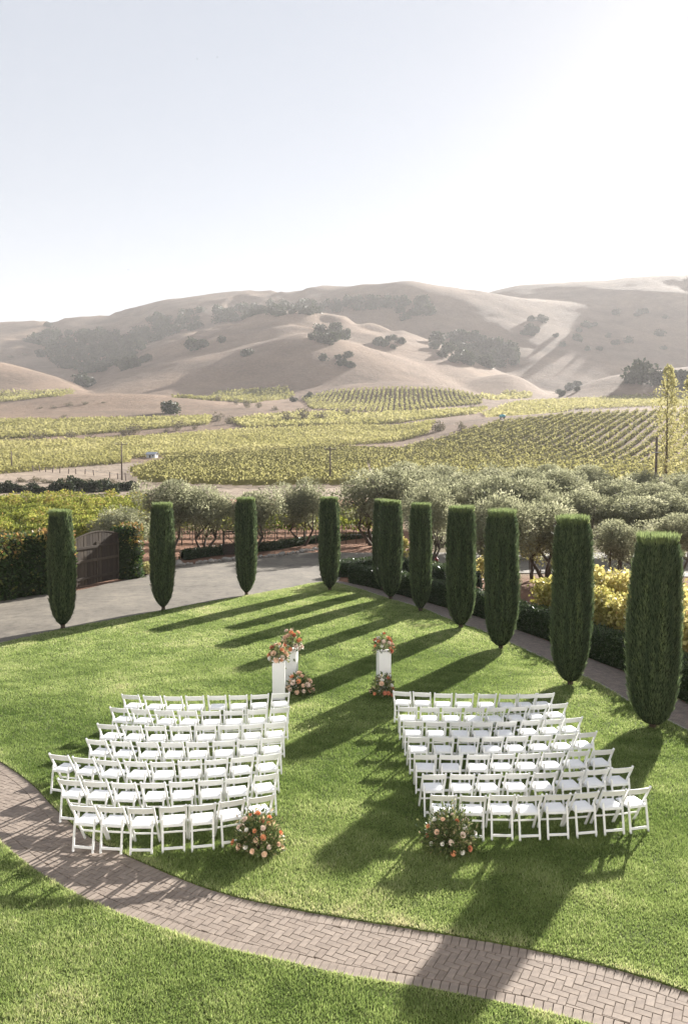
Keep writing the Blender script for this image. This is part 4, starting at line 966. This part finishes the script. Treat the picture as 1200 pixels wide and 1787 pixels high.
def far_wood(poly, n, w0, w1, label, seed):
    """a wood that reads as one dark mass: one object"""
    r2 = random.Random(seed); xs = [p[0] for p in poly]; ys = [p[1] for p in poly]; k = 0; pa = np.array(poly, float); VV, TT = [], []
    src = []
    for m in OAK:
        c = np.empty(len(m.vertices) * 3, np.float32); m.vertices.foreach_get('co', c); t_ = np.empty(len(m.polygons), np.float32); m.attributes['tone'].data.foreach_get('value', t_); src.append((c.reshape(-1, 4, 3), t_))
    while k < n:
        x, y = r2.uniform(min(xs), max(xs)), r2.uniform(min(ys), max(ys))
        if not in_poly(np.array([x]), np.array([y]), pa)[0]: continue
        k += 1; p = tp(x, y); r = r2.uniform(w0, w1) * p[1] / F / 2; V, T = src[k % len(src)]; sel = slice(0, 500); a = r2.uniform(0, 6.28); c_, s_ = math.cos(a), math.sin(a)
        Q = V[sel] * 1.0; Q = np.stack([Q[..., 0] * c_ - Q[..., 1] * s_, Q[..., 0] * s_ + Q[..., 1] * c_, Q[..., 2]], -1) * r + np.array([p[0], p[1], p[2] - 0.12 * r]); VV.append(Q); TT.append(T[sel])
    o = stuff(link('far_wood', np_mesh('far_wood', np.concatenate(VV), 4, np.concatenate(TT)), M['oak'])); tag(o, label, 'wood')
far_wood([(228, 590), (250, 562), (330, 546), (470, 536), (600, 528), (690, 522), (690, 538), (560, 548), (430, 556), (300, 585), (262, 610)], 170, 14, 26, 'hazy dark wood filling the hollow behind the middle spur', 2)
scatter([(540, 592), (570, 572), (612, 578), (600, 600), (560, 606)], 18, 16, 28, 'hazy oak in the clump right of the middle spur', 'oaks of the centre clump', 3)
scatter([(560, 628), (612, 620), (615, 645), (575, 645)], 9, 12, 20, 'hazy oak in the small clump low on the centre hillside', 'oaks of the low centre clump', 4)
scatter([(690, 545), (715, 526), (750, 530), (748, 552), (705, 560)], 14, 16, 28, 'hazy oak high below the rounded summit', 'oaks below the summit', 5)
scatter([(740, 600), (790, 590), (860, 600), (905, 612), (900, 640), (840, 642), (780, 630)], 44, 18, 34, 'hazy oak in the belt across the right hillside', 'oaks of the right belt', 6)
scatter([(650, 600), (690, 592), (735, 600), (730, 612), (660, 612)], 8, 12, 20, 'hazy oak on the open slope left of the right belt', 'oaks on the open right slope', 7)
scatter([(955, 690), (1010, 672), (1015, 680), (975, 694)], 8, 12, 20, 'hazy shrub oak at the foot of the right knoll', 'oaks at the right knoll', 8)
scatter([(900, 560), (1100, 540), (1190, 560), (1180, 610), (1000, 620), (920, 600)], 26, 12, 24, 'faint oak in the sunlit haze on the right mountainside', 'oaks in the haze at right', 9)
scatter([(500, 696), (550, 690), (560, 700), (505, 704)], 6, 8, 14, 'dark bush left of the round knoll', 'bushes by the knoll', 10)
for px, py, wpx in [(68, 772, 36), (125, 768, 26), (232, 758, 34), (312, 752, 30), (215, 760, 20), (10, 772, 20), (380, 735, 26), (400, 740, 22), (470, 738, 26), (500, 738, 34), (530, 735, 34), (560, 733, 30), (380, 700, 16), (412, 706, 14), (430, 712, 22), (452, 712, 18), (480, 716, 16), (765, 752, 36), (805, 750, 24), (640, 727, 12), (820, 715, 16), (605, 727, 22), (155, 765, 14), (290, 755, 14), (340, 750, 14)]:
    hill_tree(px, py, wpx, 'grey-brown scrubby bush along the edge of a valley field', 'scrub bushes between the fields', SCR, 'scrub', 'scrub_bush', 'bush', 0.95)
for px, py, wpx in [(95, 712, 16), (120, 708, 20), (150, 706, 16), (70, 713, 12), (112, 728, 14), (180, 704, 12), (45, 620, 14), (20, 625, 14)]:
    hill_tree(px, py, wpx, 'low dark scrub patch on the tan mound at the left', 'scrub on the tan mound', SCR, 'scrub', 'scrub_bush', 'bush', 0.5)
# bushes below the dirt track at left
for i in range(17):
    px = -20 + i * 15.5 + random.uniform(-4, 4); hill_tree(px, 860 + random.uniform(-4, 3), random.uniform(24, 36), 'dark rounded bush in the row below the dirt track at the left', 'bushes below the dirt track', OAK, 'oak', 'roadside_bush', 'bush', random.uniform(0.9, 1.3))
for i in range(11):
    px = 40 + i * 17 + random.uniform(-5, 5); hill_tree(px, 843 + random.uniform(-2, 2) + 0.02 * i * i, random.uniform(20, 28), 'low dry bush on the bank right under the dirt track', 'dry bushes on the track bank', SCR, 'scrub', 'scrub_bush', 'bush', 0.6)
# shrubs near the drive, right of centre
def shrub(px, py, wpx, hfac, label, mat, seed, n=2200, leaf=0.13):
    g = gp(px, py); r = wpx * g[1] / F / 2; rr = np.random.default_rng(seed); t = thing('shrub', label, 'shrub', (g[0], g[1], 0)); h_ = r * hfac
    V, tn, C = crown_leaves(rr, n, r, h_ / 2, h_ / 2, leaf, 12, 0.9, wr=0.7); V[..., 2] = np.maximum(V[..., 2], 0.03)
    link('crown', np_mesh('crown', V, 4, tn), mat, t); mb = MB()
    for k in range(9):
        c = C[k % 12]; mb.tube([(0.05 * k % 0.2, 0, -0.05), (c[0] * .5, c[1] * .5, h_ * .35), (c[0], c[1], max(0.1, c[2] + h_ / 2))], [0.03, 0.02, 0.01], 5)
    link('stems', mb.mesh('stems'), M['bark'], t)
shrub(703, 985, 26, 5.0, 'bright yellow narrow shrub between the two slim cypresses', M['yvine'], 201, 900)
shrub(925, 1012, 95, 2.6, 'loose shrub with pinkish green leaves behind the yellow vines', M['poplar'], 202, 2600, 0.15)
shrub(765, 1010, 40, 1.2, 'low dark shrub around the red hydrant', M['ivy'], 203, 700)
shrub(845, 1012, 40, 3.0, 'pale yellow shrub between fourth and third cypress from the right', M['yvine'], 204, 900)
shrub(253, 1003, 36, 1.2, 'low pale leafy shrub at the foot of the ivy pillar', M['poplar'], 205, 600)
shrub(985, 1010, 40, 2.0, 'dark low bush behind the vines left of the second cypress', M['ivy'], 206, 900)

# ------------------------------------------------------------------ small things
def hydrant():
    g = gp(761, 998); t = thing('fire_hydrant', 'dark red hydrant standing behind the hedge between two cypresses', 'hydrant', g)
    link('barrel', MB().lathe([(0.15, 0), (0.15, 0.05), (0.11, 0.06), (0.11, 0.62), (0.14, 0.64), (0.14, 0.68)], 14).mesh('barrel'), M['red'], t)
    link('bonnet', MB().lathe([(0.125, 0.68), (0.115, 0.76), (0.07, 0.83), (0.03, 0.85), (0.03, 0.9)], 14).mesh('bonnet'), M['red'], t)
    for s_ in (-1, 1): link('outlet_cap', MB().tube([(0.09 * s_, 0, 0.48), (0.19 * s_, 0, 0.48)], [0.06, 0.06], 10).mesh('outlet_cap'), M['red'], t)
hydrant()
def bin_():
    g = gp(398, 967); t = thing('wooden_crate', 'dark wooden crate with post and slanting brace beyond the drive', 'crate', g, R(12))
    for k in range(4): link('board', MB().box((0, -0.36, 0.1 + 0.19 * k), (0.8, 0.03, 0.175)).bevel(0.006).mesh('board'), M['wood'], t)
    for k in range(4): link('board', MB().box((0.4, 0, 0.1 + 0.19 * k), (0.03, 0.7, 0.175)).bevel(0.006).mesh('board'), M['wood'], t)
    for k in range(4): link('board', MB().box((-0.4, 0, 0.1 + 0.19 * k), (0.03, 0.7, 0.175)).bevel(0.006).mesh('board'), M['wood'], t)
    link('post', MB().box((-0.33, -0.42, 0.85), (0.13, 0.09, 1.75)).bevel(0.01).mesh('post'), M['wood'], t)
    link('brace', MB().bar((-0.33, -0.49, 1.5), (0.45, -0.49, 0.75), 0.08, 0.05, up=(0, 1, 0)).mesh('brace'), M['wood'], t)
    link('arm', MB().bar((-0.4, -0.49, 1.66), (0.55, -0.49, 1.66), 0.05, 0.09, up=(0, 1, 0)).mesh('arm'), M['wood'], t)
bin_()
def pole(px, pyb, pyt, label, arm=True):
    p = tp(px, pyb); h_ = H + slope(pyt) * p[1] - p[2]; t = thing('utility_pole', label, 'pole', p, R(20), 'wooden utility poles')
    link('shaft', MB().tube([(0, 0, -0.3), (0, 0, h_)], [0.17, 0.11], 8).mesh('shaft'), M['post'], t)
    if arm:
        link('crossarm', MB().box((0, -0.12, h_ - 0.5), (2.2, 0.1, 0.12)).mesh('crossarm'), M['post'], t)
        for x in (-1, -0.4, 0.4, 1): link('insulator', MB().lathe([(0.04, 0), (0.07, 0.05), (0.05, 0.14), (0.02, 0.2)], 8).mesh('insulator'), M['wire'], t, (x, -0.12, h_ - 0.43))
pole(21, 823, 787, 'short utility pole at the far left above the dirt track', False)
pole(213, 838, 771, 'utility pole with crossarm at the end of the track fence')
pole(576, 846, 779, 'utility pole among the centre vines above the far cypress')
def near_pole(px, Y, pyt, label):
    X = (px - CX) / F * Y; zg = ground(X, Y); h_ = H + slope(pyt) * Y - zg; t = thing('utility_pole', label, 'pole', (X, Y, zg), R(20), 'wooden utility poles')
    link('shaft', MB().tube([(0, 0, -0.3), (0, 0, h_)], [0.2, 0.15], 8).mesh('shaft'), M['post'], t)
    link('crossarm', MB().box((-0.1, -0.16, h_ - 2.2), (1.6, 0.1, 0.12)).mesh('crossarm'), M['wire'], t)
near_pole(1143, 112, 762, 'dark utility pole left of the tall poplar')
def track_fence():
    pts = [(36, 823), (58, 823), (70, 823), (80, 824), (92, 825), (105, 826), (120, 827), (133, 827.5), (149, 828), (164, 830), (192, 834), (206, 836), (220, 839)]
    W = [tp(*p) for p in pts]; t = thing('post_fence', 'line of leaning wooden fence posts along the dirt track at the left', 'fence', W[0])
    for p in W:
        s_ = random.uniform(0.9, 1.4); o = link('post', FP, M['post'], t, p - W[0]); o.rotation_euler = (random.uniform(-.1, .1), random.uniform(-.15, .15), 0); o.scale = (1, 1, s_)
    mb = MB()
    for a, b in zip(W, W[1:]): mb.tube([a - W[0] + np.array([0, 0, 0.9]), b - W[0] + np.array([0, 0, 0.9])], 0.02, 4)
    link('wire', mb.mesh('wire'), M['wire'], t)
FP = MB().box((0, 0, 0.55), (0.18, 0.18, 1.3)).mesh('post'); track_fence()
def shed():
    p = tp(266, 799); t = thing('farm_shed', 'tiny white shed with pale metal roof at the edge of the vineyard', 'shed', p, R(-18)); s_ = p[1] / F
    w_, d_, h_ = 17 * s_, 10 * s_, 6.5 * s_
    mb = MB(); bm = mb.bm; v = [bm.verts.new(q) for q in [(-w_/2, -d_/2, -.3), (w_/2, -d_/2, -.3), (w_/2, d_/2, -.3), (-w_/2, d_/2, -.3), (-w_/2, -d_/2, h_), (w_/2, -d_/2, h_), (w_/2, d_/2, h_), (-w_/2, d_/2, h_), (-w_/2, 0, h_ * 1.5), (w_/2, 0, h_ * 1.5)]]
    for f in ((0, 1, 5, 4), (2, 3, 7, 6), (1, 2, 6, 9, 5), (3, 0, 4, 8, 7), (0, 3, 2, 1)): bm.faces.new([v[k] for k in f])
    link('wall', mb.mesh('wall'), M['shedwall'], t)
    mb = MB()
    for s2 in (-1, 1): mb.bar((0, s2 * (d_ / 2 + 0.25), h_ - 0.1), (0, 0, h_ * 1.5 + 0.06), w_ + 0.5, 0.08)
    link('roof', mb.mesh('roof'), M['tin'], t)
    link('door', MB().box((-w_ * 0.1, -d_ / 2 - 0.03, h_ * 0.35), (w_ * 0.2, 0.06, h_ * 0.72)).mesh('door'), M['post'], t)
    link('window', MB().box((w_ * 0.25, -d_ / 2 - 0.03, h_ * 0.55), (w_ * 0.14, 0.05, h_ * 0.3)).mesh('window'), M['bird'], t)
shed()
def tank():
    p = tp(876, 731); s_ = p[1] / F; t = thing('water_tank', 'small teal tank beside the dirt track below the hills', 'tank', p, R(5)); r = 2.6 * s_; L = 10 * s_
    link('vessel', MB().tube([(-L/2, 0, r + .5), (-L/2 + .15, 0, r + .5), (L/2 - .15, 0, r + .5), (L/2, 0, r + .5)], [r * .75, r, r, r * .75], 14).mesh('vessel'), M['teal'], t)
    for x in (-L * .3, L * .3): link('cradle', MB().box((x, 0, 0.35), (0.3, r * 1.6, 0.9)).mesh('cradle'), M['post'], t)
    link('hatch', MB().lathe([(0.3, 2 * r + .45), (0.3, 2 * r + .65), (0.1, 2 * r + .7)], 10).mesh('hatch'), M['teal'], t)
tank()
def bird(px, py, Y, span, label, seed):
    X = (px - CX) / F * Y; z = H + slope(py) * Y; t = thing('bird', label, 'bird', (X, Y, z), seed * 1.1)
    link('body', MB().tube([(0, -0.5 * span * .4, 0), (0, -.1 * span, 0), (0, .12 * span, 0), (0, .26 * span, .01)], [0.01 * span, .055 * span, .05 * span, .01 * span], 7).mesh('body'), M['bird'], t)
    for s_ in (-1, 1):
        mb = MB(); bm = mb.bm; q = [(0, .1, .02), (.25 * s_, .12, .1), (.5 * s_, .0, .06), (.27 * s_, -.06, .09), (0, -.08, .02)]
        up = [bm.verts.new(tuple(c * span for c in v)) for v in q]; dn = [bm.verts.new((v[0] * span, v[1] * span, v[2] * span - 0.012 * span)) for v in q]
        bm.faces.new(up); bm.faces.new(dn[::-1])
        for k in range(5): bm.faces.new((up[k], up[(k + 1) % 5], dn[(k + 1) % 5], dn[k]))
        link('wing', mb.mesh('wing'), M['bird'], t)
bird(352, 103, 160, 0.5, 'left one of two tiny dark birds high in the sky', 1)
bird(386, 100, 160, 0.45, 'right one of two tiny dark birds high in the sky', 2)
bird(230, 471, 180, 0.45, 'single tiny dark bird low in the sky at left', 3)

# ------------------------------------------------------------------ haze
hzm = bpy.data.materials.new('haze'); hzm.use_nodes = True; nt = hzm.node_tree
for n in list(nt.nodes):
    if n.type == 'BSDF_PRINCIPLED': nt.nodes.remove(n)
pv = nt.nodes.new('ShaderNodeVolumePrincipled'); pv.inputs['Color'].default_value = (0.95, 0.92, 0.92, 1); pv.inputs['Density'].default_value = HAZE_DENSITY; pv.inputs['Anisotropy'].default_value = 0.14
nt.links.new(pv.outputs[0], nt.nodes['Material Output'].inputs['Volume'])
stuff(link('haze', MB().box((0, 1780, 258), (8000, 3800, 520)).mesh('haze'), hzm))
for o in COL.objects:
    if o.name.startswith('haze'): tag(o, 'pale sunlit haze filling the valley air', 'haze')
